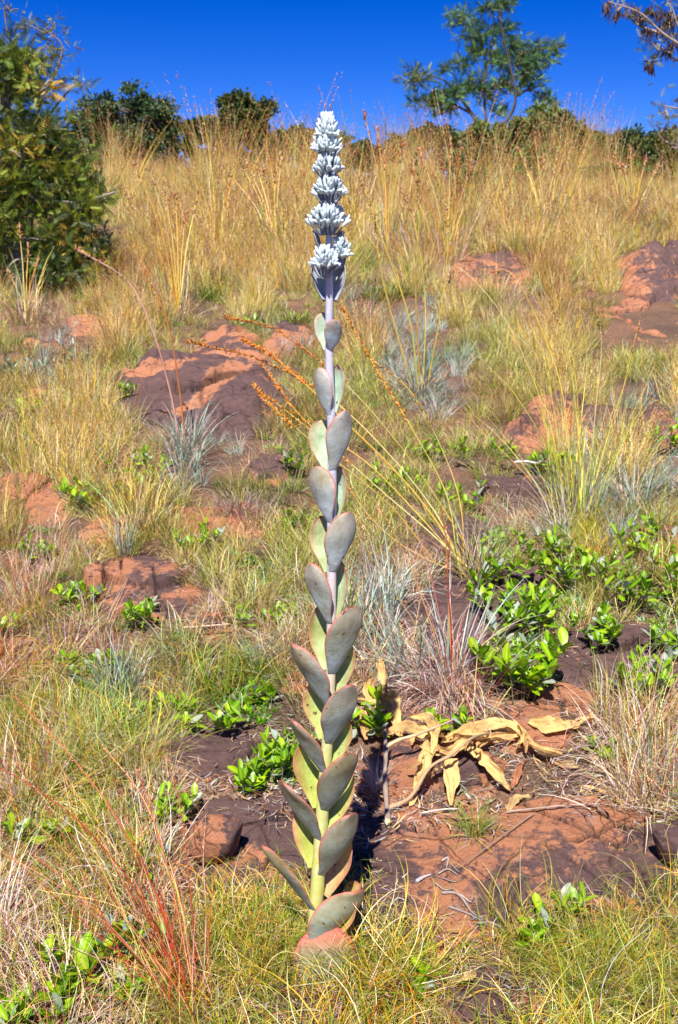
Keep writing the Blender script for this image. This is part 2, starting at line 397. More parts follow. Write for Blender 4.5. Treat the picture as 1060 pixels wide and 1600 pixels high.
addrocks([
 (('rock_slab', 'broad flat rust and purple slab right of the tall succulent, cracked along its front',
   [(548, 1300), (600, 1262), (660, 1248), (740, 1262), (830, 1250), (930, 1258), (1010, 1278), (1090, 1300), (1130, 1360), (1120, 1440), (1010, 1440), (930, 1425), (860, 1455), (790, 1440), (740, 1500), (640, 1505), (560, 1500), (520, 1450), (525, 1370)]),
  dict(top=0.035, ew=0.02, tone=0.485, rough=0.03, cells=(9, 0.006), cracks=[[(975, 1332), (1000, 1375), (1012, 1400), (1030, 1430)], [(570, 1288), (640, 1312), (700, 1322), (790, 1318), (900, 1326), (980, 1300)], [(850, 1335), (900, 1360), (950, 1395), (975, 1420)], [(545, 1350), (600, 1380), (640, 1400)], [(930, 1280), (970, 1312), (1000, 1318)]])),
 (('rock_slab', 'flat dark purple slab left of the succulent with the loose stone lying on it',
   [(285, 1290), (330, 1262), (400, 1248), (470, 1240), (520, 1262), (540, 1320), (520, 1400), (470, 1425), (400, 1405), (340, 1420), (290, 1400), (268, 1340)]),
  dict(top=0.03, ew=0.02, tone=0.41, rough=0.016, cells=(5, 0.005), cracks=[[(340, 1302), (400, 1292), (470, 1298), (520, 1302)], [(410, 1300), (425, 1345), (405, 1400)]])),
 (('rock', 'rounded rusty block under the fallen yellow leaves behind the shadow',
   [(560, 1200), (600, 1165), (660, 1160), (730, 1165), (790, 1190), (800, 1235), (760, 1262), (690, 1268), (640, 1275), (590, 1262), (555, 1240)]),
  dict(top=0.05, ew=0.06, tone=0.55, rough=0.03)),
 (('rock', 'bright orange rock below the big leafy plant, between it and the yellow leaf',
   [(745, 1100), (800, 1075), (880, 1070), (940, 1090), (930, 1130), (880, 1170), (800, 1185), (750, 1165)]),
  dict(top=0.045, ew=0.03, tone=0.78, rough=0.04, cracks=[[(780, 1085), (800, 1130), (850, 1160)], [(870, 1080), (885, 1140)]])),
 (('rock', 'dark purple rock behind the big leafy plant at the right',
   [(860, 1010), (920, 975), (1010, 985), (1080, 1005), (1110, 1050), (1060, 1095), (960, 1100), (890, 1088), (860, 1055)]),
  dict(top=0.06, ew=0.035, tone=0.33, rough=0.035, cracks=[[(880, 1040), (960, 1050), (1050, 1040)]])),
 (('rock', 'dark purple slab between the blue tuft and the bright leafy patch',
   [(620, 950), (660, 900), (720, 882), (800, 885), (860, 905), (850, 950), (820, 990), (760, 1010), (700, 1040), (640, 1020)]),
  dict(top=0.04, ew=0.03, tone=0.34, rough=0.03, cracks=[[(700, 930), (760, 940), (840, 925)]])),
 (('rock', 'charcoal rock with a rusty rim in the curly grass left of the succulent',
   [(225, 1180), (250, 1140), (310, 1128), (375, 1140), (400, 1170), (385, 1200), (330, 1225), (260, 1222)]),
  dict(top=0.045, ew=0.03, tone=0.32, rough=0.035, cracks=[[(240, 1190), (300, 1200), (360, 1190)]])),
 (('rock', 'rusty block with a dark crack among leafy sprigs at mid left',
   [(130, 915), (165, 885), (220, 880), (290, 900), (320, 925), (300, 965), (240, 975), (170, 955)]),
  dict(top=0.045, ew=0.02, tone=0.5, rough=0.03, cells=(7, 0.02), cracks=[[(190, 890), (192, 940)], [(240, 905), (250, 960)]])),
 (('rock', 'squarish orange rock at the left edge above the olive grass',
   [(-40, 775), (10, 748), (70, 752), (115, 775), (110, 815), (60, 835), (0, 835), (-40, 810)]),
  dict(top=0.11, ew=0.04, tone=0.7, rough=0.05, cracks=[[(28, 750), (30, 830)]])),
 (('rock', 'orange ledge behind the pale grass between the leafy sprigs and the stalk',
   [(230, 815), (270, 795), (340, 800), (400, 795), (440, 812), (430, 840), (360, 848), (290, 838)]),
  dict(top=0.09, ew=0.04, tone=0.78, rough=0.06)),
 (('rock', 'flat purple rock with rusty edge just left of the stalk at mid height',
   [(372, 865), (400, 842), (440, 846), (458, 862), (430, 882), (390, 884)]),
  dict(top=0.035, ew=0.02, tone=0.45, rough=0.02)),
 (('rock_mound', 'big purple rock mound with orange seams left behind the stalk',
   [(175, 615), (215, 580), (290, 562), (350, 570), (420, 590), (470, 620), (460, 660), (400, 690), (320, 690), (240, 672), (190, 645)]),
  dict(top=0.09, ew=0.12, tone=0.30, rough=0.07, cells=(12, 0.03), seam=[[(300, 665), (330, 640), (365, 610), (400, 598)], [(220, 610), (290, 600)]], strata=0.05, lump=0.05)),
 (('rock', 'purple and orange rock just behind the big mound, under the seed stalks',
   [(290, 550), (330, 528), (390, 524), (425, 545), (415, 572), (360, 582), (305, 575)]),
  dict(top=0.13, ew=0.12, tone=0.45, rough=0.06, seam=[[(310, 560), (400, 560)]])),
 (('rock_outcrop', 'layered rusty rock outcrop on the slope at the right edge',
   [(940, 470), (955, 410), (1000, 392), (1070, 390), (1160, 395), (1190, 470), (1150, 550), (1060, 548), (1000, 535), (955, 505)]),
  dict(top=0.15, ew=0.2, tone=0.48, rough=0.12, strata=0.26, cells=(16, 0.08))),
 (('rock', 'long dark rock behind the tall stems at the right',
   [(775, 690), (800, 655), (860, 645), (960, 650), (1070, 655), (1090, 700), (1000, 715), (900, 705), (820, 708)]),
  dict(top=0.13, ew=0.08, tone=0.45, rough=0.07, strata=0.03)),
 (('rock', 'low dark flat rock among sprigs between the stalk and tall stems',
   [(650, 850), (670, 822), (730, 812), (770, 828), (775, 850), (730, 868), (680, 868)]),
  dict(top=0.05, ew=0.03, tone=0.32, rough=0.03)),
 (('rock', 'grey purple flat rock below the pale drooping tuft',
   [(785, 790), (810, 768), (850, 772), (870, 790), (850, 812), (800, 812)]),
  dict(top=0.06, ew=0.03, tone=0.35, rough=0.03)),
 (('rock', 'small orange rock half buried right beside the stalk foot leaves',
   [(436, 1078), (445, 1058), (480, 1052), (495, 1070), (480, 1090), (450, 1090)]),
  dict(top=0.02, ew=0.012, tone=0.75, rough=0.01)),
 (('rock', 'dark rock showing at the bottom edge between two curly grass clumps',
   [(690, 1560), (710, 1520), (770, 1510), (840, 1520), (870, 1560), (870, 1640), (700, 1650)]),
  dict(top=0.02, ew=0.02, tone=0.42, rough=0.02)),
 (('rock', 'orange rock patch on the upper slope right behind the flower head',
   [(690, 430), (720, 405), (790, 400), (850, 412), (850, 440), (780, 452), (720, 450)]),
  dict(top=0.07, ew=0.1, tone=0.5, rough=0.1, strata=0.08)),
 (('rock', 'orange capped rock in the straw grass below the left tree',
   [(88, 512), (105, 494), (150, 492), (190, 505), (180, 522), (120, 526)]),
  dict(top=0.12, ew=0.1, tone=0.66, rough=0.07)),
 (('rock', 'grey rock with orange side at the left edge below the pale stone',
   [(-20, 690), (-10, 655), (20, 648), (45, 668), (40, 692), (10, 705)]),
  dict(top=0.1, ew=0.05, tone=0.45, rough=0.04)),
 (('rock', 'reddish bare ledge on the slope left of the upper stalk',
   [(405, 545), (440, 525), (490, 520), (500, 540), (470, 560), (420, 565)]),
  dict(top=0.12, ew=0.1, tone=0.6, rough=0.07)),
 (('rock', 'low rusty rock at the left edge under pinkish dry grass',
   [(-20, 1040), (10, 1005), (60, 1000), (80, 1030), (50, 1058), (0, 1062)]),
  dict(top=0.04, ew=0.03, tone=0.7, rough=0.03)),
 (('rock', 'flat dark rock under the leafy carpet right of the stalk at mid height',
   [(575, 800), (600, 780), (660, 776), (690, 795), (660, 815), (600, 818)]),
  dict(top=0.05, ew=0.02, tone=0.4, rough=0.03)),
 (('rock', 'dark ledge under the white forked twig left of the tall stems',
   [(745, 775), (770, 745), (840, 740), (880, 760), (860, 790), (790, 795)]),
  dict(top=0.07, ew=0.02, tone=0.36, rough=0.04)),
 (('rock', 'rusty ledge at the right edge below the tall stems and above the leafy patch',
   [(950, 850), (980, 832), (1050, 830), (1090, 845), (1060, 868), (980, 870)]),
  dict(top=0.05, ew=0.02, tone=0.6, rough=0.04)),
 (('rock', 'low orange ledge right of the squarish orange rock',
   [(120, 835), (150, 815), (210, 818), (225, 838), (190, 855), (135, 855)]),
  dict(top=0.06, ew=0.02, tone=0.66, rough=0.04)),
 (('rock', 'small dark rock between the blue grey tuft and the orange ledge',
   [(385, 740), (410, 722), (450, 725), (470, 745), (440, 762), (400, 760)]),
  dict(top=0.06, ew=0.02, tone=0.42, rough=0.04)),
 (('rock', 'rusty flat rock in the grass on the upper slope left of the orange capped rock',
   [(10, 560), (40, 540), (90, 542), (110, 558), (70, 575), (25, 576)]),
  dict(top=0.09, ew=0.04, tone=0.55, rough=0.05)),
 (('rock', 'small rusty rock in the pinkish grass below the rusty block',
   [(290, 985), (320, 965), (360, 970), (372, 990), (340, 1008), (300, 1006)]),
  dict(top=0.03, ew=0.02, tone=0.55, rough=0.02)),
])
def stone(name, label, px, py, wpx, hpx, dpx, tone, rot=0.0, seed=0):
    g = G(px, py); s = pxm(1, g.y, g.z)
    n, m = 26, 18
    u = np.linspace(0, 2 * math.pi, n, endpoint=False)[None]; v = np.linspace(0.001, math.pi - 0.001, m)[:, None]
    d = np.stack([np.sin(v) * np.cos(u), np.sin(v) * np.sin(u), np.cos(v) + 0 * u], -1).reshape(-1, 3)
    k = np.abs(d) ** 1.0; q = 1 / (np.sum(np.abs(d) ** 3.2, 1) ** (1 / 3.2))
    nz = 1 + 0.55 * fbm(d[:, 0] * 1.7 + 5 + seed, d[:, 1] * 1.7 + d[:, 2] * 2.1, 3, 70 + seed) + 0.12 * fbm(d[:, 0] * 7, d[:, 2] * 7 + d[:, 1] * 5, 3, 90 + seed)
    # facets: clip against random planes
    P = d * q[:, None] * nz[:, None] * 0.62
    r2 = np.random.default_rng(seed + 5)
    for _ in range(14):
        pn = nrm(r2.normal(0, 1, 3)); h = r2.uniform(0.42, 0.6)
        dd = P @ pn - h; P = P - np.clip(dd, 0, None)[:, None] * pn[None] * 0.92
    P = P * np.array([wpx * s, dpx * s, hpx * s])[None] * 0.9
    c, s_ = math.cos(rot), math.sin(rot); P[:, :2] = P[:, :2] @ np.array([[c, s_], [-s_, c]])
    P[:, 2] -= P[:, 2].min() + 0.004
    i = np.arange(m - 1)[:, None] * n; j = np.arange(n)[None]; jn = (j + 1) % n
    Fq = np.stack([i + j, i + n + j, i + n + jn, i + jn], -1).reshape(-1, 4)
    tn = np.clip(tone + np.where(P[:, 0] > 0.12 * wpx * s, -0.3, 0.12) * (1 if seed == 1 else 0.2), 0, 1)
    o = link(name, MB().add(P, Fq, np.stack([tn, 0 * tn, 0 * tn], 1)).mesh(name, M_rock), None, g)
    tag(o, label, 'stone')
stone('loose_stone', 'loose stone, orange on one side and purple on the other, lying on the left slab', 338, 1345, 76, 74, 60, 0.72, 0.2, 1)
stone('stone', 'small pale orange stone sitting by the grey leaved shrub', 60, 632, 34, 26, 30, 0.85, 0.4, 2)
stone('stone', 'dark angular stone on the right end of the broad front slab', 1052, 1350, 56, 60, 60, 0.2, 0.9, 3)
stone('stone', 'little purple stone at the foot of the rusty block', 325, 985, 26, 18, 22, 0.4, 0.3, 4)
stone('stone', 'small grey stone at the near end of the charcoal rock', 262, 1232, 40, 20, 26, 0.3, 1.0, 6)

# ------------------------------------------------------------------ tall succulent with the flower spike
YS = 1.57
def P3(px, py, dy=0.0): return np.array(at(px, py, YS + dy))
stem_px = [(514, 400), (515, 460), (515, 540), (516, 600), (518, 655), (519, 720), (519, 800), (519, 880), (518, 950), (517, 1040), (513, 1150), (506, 1240), (500, 1320), (495, 1400), (492, 1450), (494, 1520), (496, 1560)]
def stx(py):
    return float(np.interp(py, [p[1] for p in stem_px], [p[0] for p in stem_px]))
plant = empty('flowering_succulent', tuple(P3(494, 1525)), 'tall paddle leaved succulent with red rimmed leaves and a chalky white flower spike', 'succulent')
PO = np.array(P3(494, 1525))
def lerpc(a, b, t): return np.array(a) * (1 - t) + np.array(b) * t
def build_stem():
    pys = np.concatenate([np.linspace(190, 400, 12, endpoint=False), np.linspace(400, 1560, 90)])
    wpx = np.interp(pys, [190, 400, 465, 560, 700, 880, 1000, 1150, 1260, 1400, 1480, 1560], [6, 11, 12, 13, 14, 15, 15, 17, 20, 22, 23, 22])
    nodes = [545, 643, 728, 812, 888, 965, 1043, 1095, 1153, 1200, 1256, 1303, 1355, 1412, 1450]
    P, rad, col = [], [], []
    for py, w in zip(pys, wpx):
        x = stx(max(py, 400)) + (0.5 * math.sin(py * 0.02)); z = P3(x, py); P.append(z - PO)
        k = sum(math.exp(-((py - q) / 5) ** 2) for q in nodes)
        rad.append(pxm(w, YS, z[2]) / 2 * (1 + 0.10 * k))
        t = sst(880, 1230, py)
        c = lerpc((0.46, 0.44, 0.54), (0.50, 0.58, 0.10), t)
        if 850 < py < 1180: c = lerpc(c, (0.66, 0.50, 0.42), 0.5 * sst(850, 900, py) * (1 - sst(1100, 1180, py)))
        c = lerpc(c, (0.62, 0.34, 0.10), t * 0.45 * float(vn(py / 37, 3.3, 5)))
        col.append(c)
    mb = tube(MB(), P, rad, np.array(col), 14)
    m, n, l, b, o = newmat('succulent_stem')
    a = n.new('ShaderNodeAttribute'); a.attribute_name = 'col'; tc = n.new('ShaderNodeTexCoord')
    sp = ramp(n, l, noise(n, l, tc.outputs['Object'], 420, 2, 0.5), 0.66, 0.72)
    c = mixc(n, l, sp, a.outputs['Color'], (0.28, 0.14, 0.14))
    c = mixc(n, l, ramp(n, l, noise(n, l, tc.outputs['Object'], 60, 4), 0.35, 0.7), c, mixc(n, l, 0.35, c, (0.8, 0.72, 0.7)))
    l.new(c, b.inputs['Base Color']); b.inputs['Roughness'].default_value = 0.55; b.inputs['Subsurface Weight'].default_value = 0.05
    bump(n, l, noise(n, l, tc.outputs['Object'], 200, 3), 0.0008, 0.6, b)
    link('stem', mb.mesh('stem', m), plant)
build_stem()
def succmat():
    m, n, l, b, o = newmat('succulent_leaf')
    a = n.new('ShaderNodeAttribute'); a.attribute_name = 'col'; tc = n.new('ShaderNodeTexCoord'); Pn = tc.outputs['Object']
    n1 = noise(n, l, Pn, 45, 5, 0.65); n2 = noise(n, l, Pn, 380, 3, 0.6)
    mp = n.new('ShaderNodeMapping'); mp.inputs['Scale'].default_value = (260, 260, 24); l.new(Pn, mp.inputs[0])
    n3 = noise(n, l, mp.outputs[0], 1, 4, 0.7)
    c = mixc(n, l, 0.8, a.outputs['Color'], mixc(n, l, ramp(n, l, n1, 0.3, 0.72), (0.72, 0.62, 0.48), (1.22, 1.28, 1.36)), 'MULTIPLY')
    bl = noise(n, l, Pn, 14, 4, 0.6); c = mixc(n, l, ramp(n, l, bl, 0.48, 0.66), c, mixc(n, l, 1.0, c, (0.86, 0.82, 0.62), 'MULTIPLY'))
    c = mixc(n, l, ramp(n, l, n2, 0.66, 0.74), c, mixc(n, l, 0.55, c, (0.9, 0.9, 0.88)))
    c = mixc(n, l, ramp(n, l, n3, 0.62, 0.76), c, mixc(n, l, 0.35, c, (0.10, 0.08, 0.08)))
    c = mixc(n, l, ramp(n, l, noise(n, l, Pn, 95, 2, 0.4), 0.71, 0.73), c, (0.16, 0.08, 0.06))
    l.new(c, b.inputs['Base Color']); b.inputs['Roughness'].default_value = 0.48; b.inputs['Specular IOR Level'].default_value = 0.35
    tr = n.new('ShaderNodeBsdfTranslucent'); l.new(c, tr.inputs[0]); mx = n.new('ShaderNodeMixShader'); mx.inputs[0].default_value = 0.10
    l.new(b.outputs[0], mx.inputs[1]); l.new(tr.outputs[0], mx.inputs[2]); l.new(mx.outputs[0], o.inputs[0])
    p = bump(n, l, n3, 0.0015, 0.5, None); bump(n, l, n1, 0.003, 0.6, b, p)
    return m
M_succ = succmat()
def succ_leaf(px, py, azv, tilt, Lpx, wr=0.56, age=0.5, twist=0.0, bendk=0.25, inner=None, outer=None, dy0=None, rim=(0.52, 0.13, 0.10), cup=0.30, name='leaf', rimw=1.0, roll=0.0, blush=0.0, um_=0.64, bw_=0.27):
    rv = np.random.default_rng(int(px * 13 + py * 3)); wr *= rv.uniform(0.93, 1.07); tilt += rv.normal(0, 0.03); roll += rv.normal(0, 0.03); twist += rv.normal(0, 0.12); cup *= rv.uniform(0.5, 1.3)
    az = nrm(np.array([azv[0], azv[1], 0.0])); base = P3(px, py)
    sc = pxm(1, YS, base[2]); L = Lpx * sc; W = L * wr / 2 * 1.01
    rs = pxm(np.interp(py, [400, 880, 1400], [6, 8, 12]), YS, base[2])
    base = base - PO + az * rs * 0.75
    ns, nt = 22, 20
    s = np.linspace(0, 1, ns); u = np.sin(s * math.pi / 2) ** 1.0
    um = um_
    fw = np.where(u > um, np.sqrt(np.clip(1 - ((u - um) / (1 - um)) ** 2, 0, 1)), bw_ + (1 - bw_) * np.sin(np.clip(u / um, 0, 1) * math.pi / 2) ** 1.45)
    r_ = np.random.default_rng(int(px * 7 + py))
    ph = r_.uniform(0, 6.28, 3)
    fw = fw * (1 + 0.025 * np.sin(u * 9 + ph[0]))
    # centre line: leaves the stem outwards, curves up
    ang = tilt + bendk * (1 - 2.2 * u) ; st = np.diff(np.concatenate([[0], u])) * L
    cx = np.cumsum(np.sin(ang) * st); cz = np.cumsum(np.cos(ang) * st)
    cl = base[None] + cx[:, None] * az[None] + cz[:, None] * np.array([[0, 0, 1.0]]) + (roll * L * u ** 1.3)[:, None] * np.cross(np.array([0, 0, 1.0]), az)[None]
    tg = np.stack([np.sin(ang)[:, None] * az[None] + np.cos(ang)[:, None] * np.array([[0, 0, 1.0]])], 0)[0]
    side0 = np.cross(np.array([0, 0, 1.0]), az)[None] * np.ones((ns, 1))
    nin = np.cross(side0, tg); nin = nin * np.sign(np.sum(nin * (-az[None] + np.array([[0, 0, 0.4]])), 1, keepdims=True))
    tw = (twist * u)[:, None]; side = side0 * np.cos(tw) + nin * np.sin(tw); nin = nin * np.cos(tw) - side0 * np.sin(tw)
    th = np.arange(nt) * 2 * math.pi / nt
    v = np.sign(np.cos(th)) * np.abs(np.cos(th)) ** 0.85; T = 0.0021 * (Lpx / 90) ** 0.5 * (1.25 - 0.5 * u)[:, None] * np.sign(np.sin(th)) * np.abs(np.sin(th)) ** 0.8
    T = T * np.minimum(1, fw[:, None] * 3)
    wv = (0.05 * np.sin(v[None] * 3 + u[:, None] * 5 + ph[1]) + 0.05 * np.sin(u[:, None] * 11 + ph[2])) * W
    off = cup * (v[None] ** 2) * W * fw[:, None] * (0.6 + 0.4 * u[:, None]) + T + wv * u[:, None]
    V = cl[:, None] + side[:, None] * (v[None] * (W * fw)[:, None])[..., None] + nin[:, None] * off[..., None]
    m = np.where(u[:, None] > um, np.sqrt(((u[:, None] - um) / (1 - um)) ** 2 + (v[None] * fw[:, None]) ** 2), np.abs(v)[None] * np.ones((ns, 1)))
    isin = (np.sin(th) > 0.05)[None] * np.ones((ns, 1))
    if inner is None: inner = lerpc((0.46, 0.62, 0.47), (0.44, 0.52, 0.11), sst(0.0, 0.85, age))
    if outer is None: outer = lerpc((0.36, 0.40, 0.40), (0.225, 0.265, 0.215), age)
    blo = (0.50, 0.57, 0.63)
    U = u[:, None, None]; Mv = m[..., None]
    ci = np.array(inner) * (1 - 0.0 * U)
    ci = ci * (1 - sst(0.30, 0.98, Mv) * (0.35 + 0.50 * age) * np.minimum(1, U * 1.6)) + np.array([0.60, 0.30, 0.15]) * sst(0.30, 0.98, Mv) * (0.35 + 0.50 * age) * np.minimum(1, U * 1.6)
    co = np.array(blo) * (1 - sst(0.0, 0.5, U)) * (1 - 0.55 * age) + np.array(outer) * (1 - (1 - sst(0.0, 0.5, U)) * (1 - 0.55 * age))
    co = co * (1 - 0.45 * sst(0.35, 1.0, U)) + np.array([0.40, 0.26, 0.13]) * 0.45 * sst(0.35, 1.0, U)
    if blush: co = co * (1 - blush * sst(0.58, 1.0, U)) + np.array([0.62, 0.13, 0.10]) * blush * sst(0.58, 1.0, U)
    cc = np.where(isin[..., None] > 0.5, ci, co)
    ed = sst(0.965 - 0.05 * rimw, 1.0, m)[..., None] * sst(0.05, 0.3, U) * 0.85
    cc = cc * (1 - ed) + np.array(rim) * ed
    i = np.arange(ns - 1)[:, None] * nt; j = np.arange(nt)[None]; jn = (j + 1) % nt
    Fq = np.stack([i + j, i + jn, i + nt + jn, i + nt + j], -1).reshape(-1, 4)
    mb = MB().add(V.reshape(-1, 3), Fq, cc.reshape(-1, 3))
    return link(name, mb.mesh(name, M_succ), plant)
FR, BL = (0.34, -0.94), (-0.42, 0.90)
LF, RB = (-0.66, -0.75), (0.80, 0.60)
T_ = R
for a, k in [
    ((512, 470, (-0.84, 0.54), T_(22), 60), dict(bw_=0.5, wr=0.74, age=0.0, cup=0.5, rim=(0.45, 0.40, 0.45), outer=(0.50, 0.58, 0.66), inner=(0.45, 0.52, 0.6))),
    ((518, 470, (0.80, 0.60), T_(18), 62), dict(bw_=0.5, wr=0.72, age=0.0, cup=0.5, rim=(0.45, 0.44, 0.5), outer=(0.50, 0.58, 0.66), inner=(0.45, 0.52, 0.6))),
    ((515, 548, BL, T_(14), 60), dict(age=0.05, wr=0.62)), ((516, 547, FR, T_(22), 52), dict(age=0.1, wr=0.6, outer=(0.25, 0.30, 0.33))),
    ((517, 646, LF, T_(15), 68), dict(age=0.05, wr=0.52)), ((518, 644, RB, T_(11), 74), dict(age=0.05, wr=0.5)),
    ((518, 738, BL, T_(18), 84), dict(age=0.2, wr=0.58)), ((519, 732, FR, T_(20), 84), dict(age=0.15, wr=0.56)),
    ((519, 814, LF, T_(16), 84), dict(age=0.2, wr=0.52)), ((519, 812, RB, T_(12), 84), dict(age=0.2, wr=0.5)),
    ((519, 895, BL, T_(17), 90), dict(age=0.35, wr=0.55)), ((519, 890, FR, T_(21), 86), dict(age=0.3, wr=0.58)),
    ((518, 970, LF, T_(23), 92), dict(age=0.4, wr=0.52, bendk=0.15)), ((518, 965, RB, T_(13), 90), dict(age=0.35, wr=0.5)),
    ((518, 1048, BL, T_(20), 104), dict(age=0.5, wr=0.52)), ((518, 1047, FR, T_(25), 102), dict(age=0.5, wr=0.56)),
    ((515, 1097, LF, T_(30), 96), dict(age=0.6, wr=0.55, bendk=0.1)), ((516, 1092, RB, T_(18), 92), dict(age=0.5, wr=0.55)),
    ((513, 1156, BL, T_(21), 90), dict(age=0.65, wr=0.58)), ((513, 1156, FR, T_(28), 92), dict(age=0.65, wr=0.58)),
    ((510, 1203, LF, T_(30), 88), dict(age=0.75, wr=0.56, bendk=0.1)), ((511, 1195, RB, T_(24), 80), dict(age=0.6, wr=0.62)),
    ((506, 1264, BL, T_(24), 104), dict(age=0.8, wr=0.55)), ((507, 1260, FR, T_(30), 94), dict(age=0.8, wr=0.58)),
    ((502, 1306, LF, T_(32), 98), dict(age=0.85, wr=0.54, bendk=0.1)), ((503, 1296, RB, T_(30), 96), dict(age=0.7, wr=0.58)),
    ((498, 1358, BL, T_(24), 96), dict(age=0.9, wr=0.56)), ((500, 1360, (0.52, -0.85), T_(22), 118), dict(age=0.9, wr=0.50, roll=0.22)),
    ((495, 1416, (-0.75, -0.66), T_(26), 122), dict(age=1.0, wr=0.44, bendk=0.05, roll=-0.27)), ((498, 1400, RB, T_(32), 100), dict(age=0.75, wr=0.62, inner=(0.62, 0.42, 0.20))),
    ((499, 1466, (0.45, -0.89), T_(18), 100), dict(um_=0.55, bw_=0.45, age=0.9, wr=0.80, outer=(0.33, 0.38, 0.28), bendk=0.15, roll=0.35)),
    ((505, 1475, (0.95, 0.30), T_(33), 110), dict(age=0.8, wr=0.62, inner=(0.64, 0.52, 0.13))),
    ((505, 1550, (0.20, -0.98), T_(4), 130), dict(um_=0.5, bw_=0.35, age=0.8, wr=0.72, outer=(0.30, 0.33, 0.20), roll=0.05, rim=(0.55, 0.12, 0.10), rimw=2, blush=0.8)),
    ((522, 1556, (0.35, -0.93), T_(25), 50), dict(um_=0.5, bw_=0.5, age=1.0, wr=0.85, outer=(0.55, 0.25, 0.12), inner=(0.6, 0.35, 0.08))),
]:
    px, py, az, tl, L = a
    if az == FR and py > 560:
        tl -= R(11); L *= 1.13; k['wr'] = k.get('wr', 0.56) / 1.08; k['roll'] = 0.20; k['twist'] = 0.22
    elif py > 560 and az == BL: k['roll'] = 0.04
    elif py > 560 and az == LF: tl -= R(8); L *= 1.08; k['roll'] = -0.14 - 0.12 * sst(950, 1200, py)
    if 1080 < py < 1440: L *= 1.06; k['wr'] = k.get('wr', 0.56) * 1.05
    if az in (BL, RB): k['bw_'] = 0.45; k['wr'] = k.get('wr', 0.56) * 1.06
    succ_leaf(px, py, az, tl, L, **k)

# flower spike
def ellipsoid(nu=7, nv=6):
    V = []; 
    for i in range(nu):
        t = i / (nu - 1); r = 0.5 * math.sin(math.pi * (0.06 + 0.90 * t)) ** 0.62 * (0.72 + 0.34 * t)
        if i == nu - 1: r = 0.06
        for j in range(nv): V.append((r * math.cos(j * 2 * math.pi / nv), t, r * math.sin(j * 2 * math.pi / nv)))
    Fq = [(i * nv + j, i * nv + (j + 1) % nv, (i + 1) * nv + (j + 1) % nv, (i + 1) * nv + j) for i in range(nu - 1) for j in range(nv)]
    return np.array(V), Fq
EV, EF = ellipsoid()
def whorl(cx, ytop, ybot, halfw, n, lobes=4, conic=False, dy=0.0, seed=0, tall=0.60):
    r2 = np.random.default_rng(seed)
    top = P3(cx, ytop, dy) - PO; bot = P3(cx, ybot, dy) - PO; s = pxm(1, YS, bot[2] + PO[2])
    Hh = top[2] - bot[2]; Rw = halfw * s; bl = 14.5 * s; bw = 6.2 * s
    dirs = []; pos = []
    ga = math.pi * (3 - 5 ** 0.5)
    for i in range(n):
        t = (i + 0.5) / n                                       # 0 centre/top -> 1 rim
        ph = i * ga + r2.normal(0, 0.12)
        lob = 0.84 + 0.16 * math.cos(lobes * ph + seed)
        if conic:
            rr = Rw * t ** 0.65 * lob; zz = Hh * (1 - t ** 0.85) * 0.92; th = 0.15 + 0.85 * t
        else:
            rr = Rw * t ** 0.55 * lob; zz = Hh * (1.0 - tall * t ** 1.5) ; th = 0.08 + 0.88 * t ** 1.1
        rr *= r2.uniform(0.9, 1.06); zz += r2.normal(0, 0.03) * Hh
        d = np.array([math.sin(th) * math.cos(ph), math.sin(th) * math.sin(ph), math.cos(th)])
        d = nrm(d + r2.normal(0, 0.16, 3))
        tip = bot + np.array([rr * math.cos(ph), rr * math.sin(ph), max(zz, Hh * 0.25)])
        pos.append(tip - d * bl); dirs.append(d)
    # under-rows of smaller buds
    for i in range(n // 3):
        ph = r2.uniform(0, 6.28); t = r2.uniform(0.4, 0.95); th = 0.9 + 0.6 * t
        d = np.array([math.sin(th) * math.cos(ph), math.sin(th) * math.sin(ph), math.cos(th)])
        pos.append(bot + np.array([Rw * t * 0.78 * math.cos(ph), Rw * t * 0.78 * math.sin(ph), Hh * (0.28 + 0.15 * t)]) - d * bl * 0.6); dirs.append(d)
    pos = np.array(pos); dirs = np.array(dirs); m = len(pos)
    wh = MB()
    for p, d in zip(pos, dirs):
        b0 = bot * 0.6 + 0.4 * np.array([0.35 * p[0] + 0.65 * bot[0], 0.35 * p[1] + 0.65 * bot[1], bot[2]])
        q = (b0 + p) / 2 + np.array([0, 0, -0.12 * Hh])
        tube(wh, curve([b0, q, p], 3), 0.0009, (0.30, 0.34, 0.40), 4)
    o = link('flower_whorl', wh.mesh('flower_whorl', M_bud), plant)
    bm = MB(); L = bl * r2.uniform(0.8, 1.12, m); Wd = bw * r2.uniform(0.82, 1.1, m)
    col = np.clip(np.array([[0.62, 0.71, 0.73]]) * (1 + r2.normal(0, 0.06, (m, 1))) * (1 + r2.normal(0, 0.02, (m, 3))), 0, 0.9)
    scat(bm, EV, EF, pos, frames(dirs, r2.uniform(0, 6.28, m)), np.stack([Wd, L, Wd], 1), col)
    b = link('bud', bm.mesh('bud', M_bud), o); b['kind'] = 'stuff'
whorl(512, 174, 236, 25, 100, seed=1, tall=0.75)
whorl(511, 206, 250, 30, 80, seed=2)
whorl(513, 236, 280, 31, 80, seed=3)
whorl(515, 270, 318, 37, 90, seed=4)
whorl(513, 314, 366, 40, 105, seed=5)
whorl(508, 382, 432, 28, 80, seed=6, dy=-0.018)
whorl(532, 368, 418, 22, 60, seed=7)
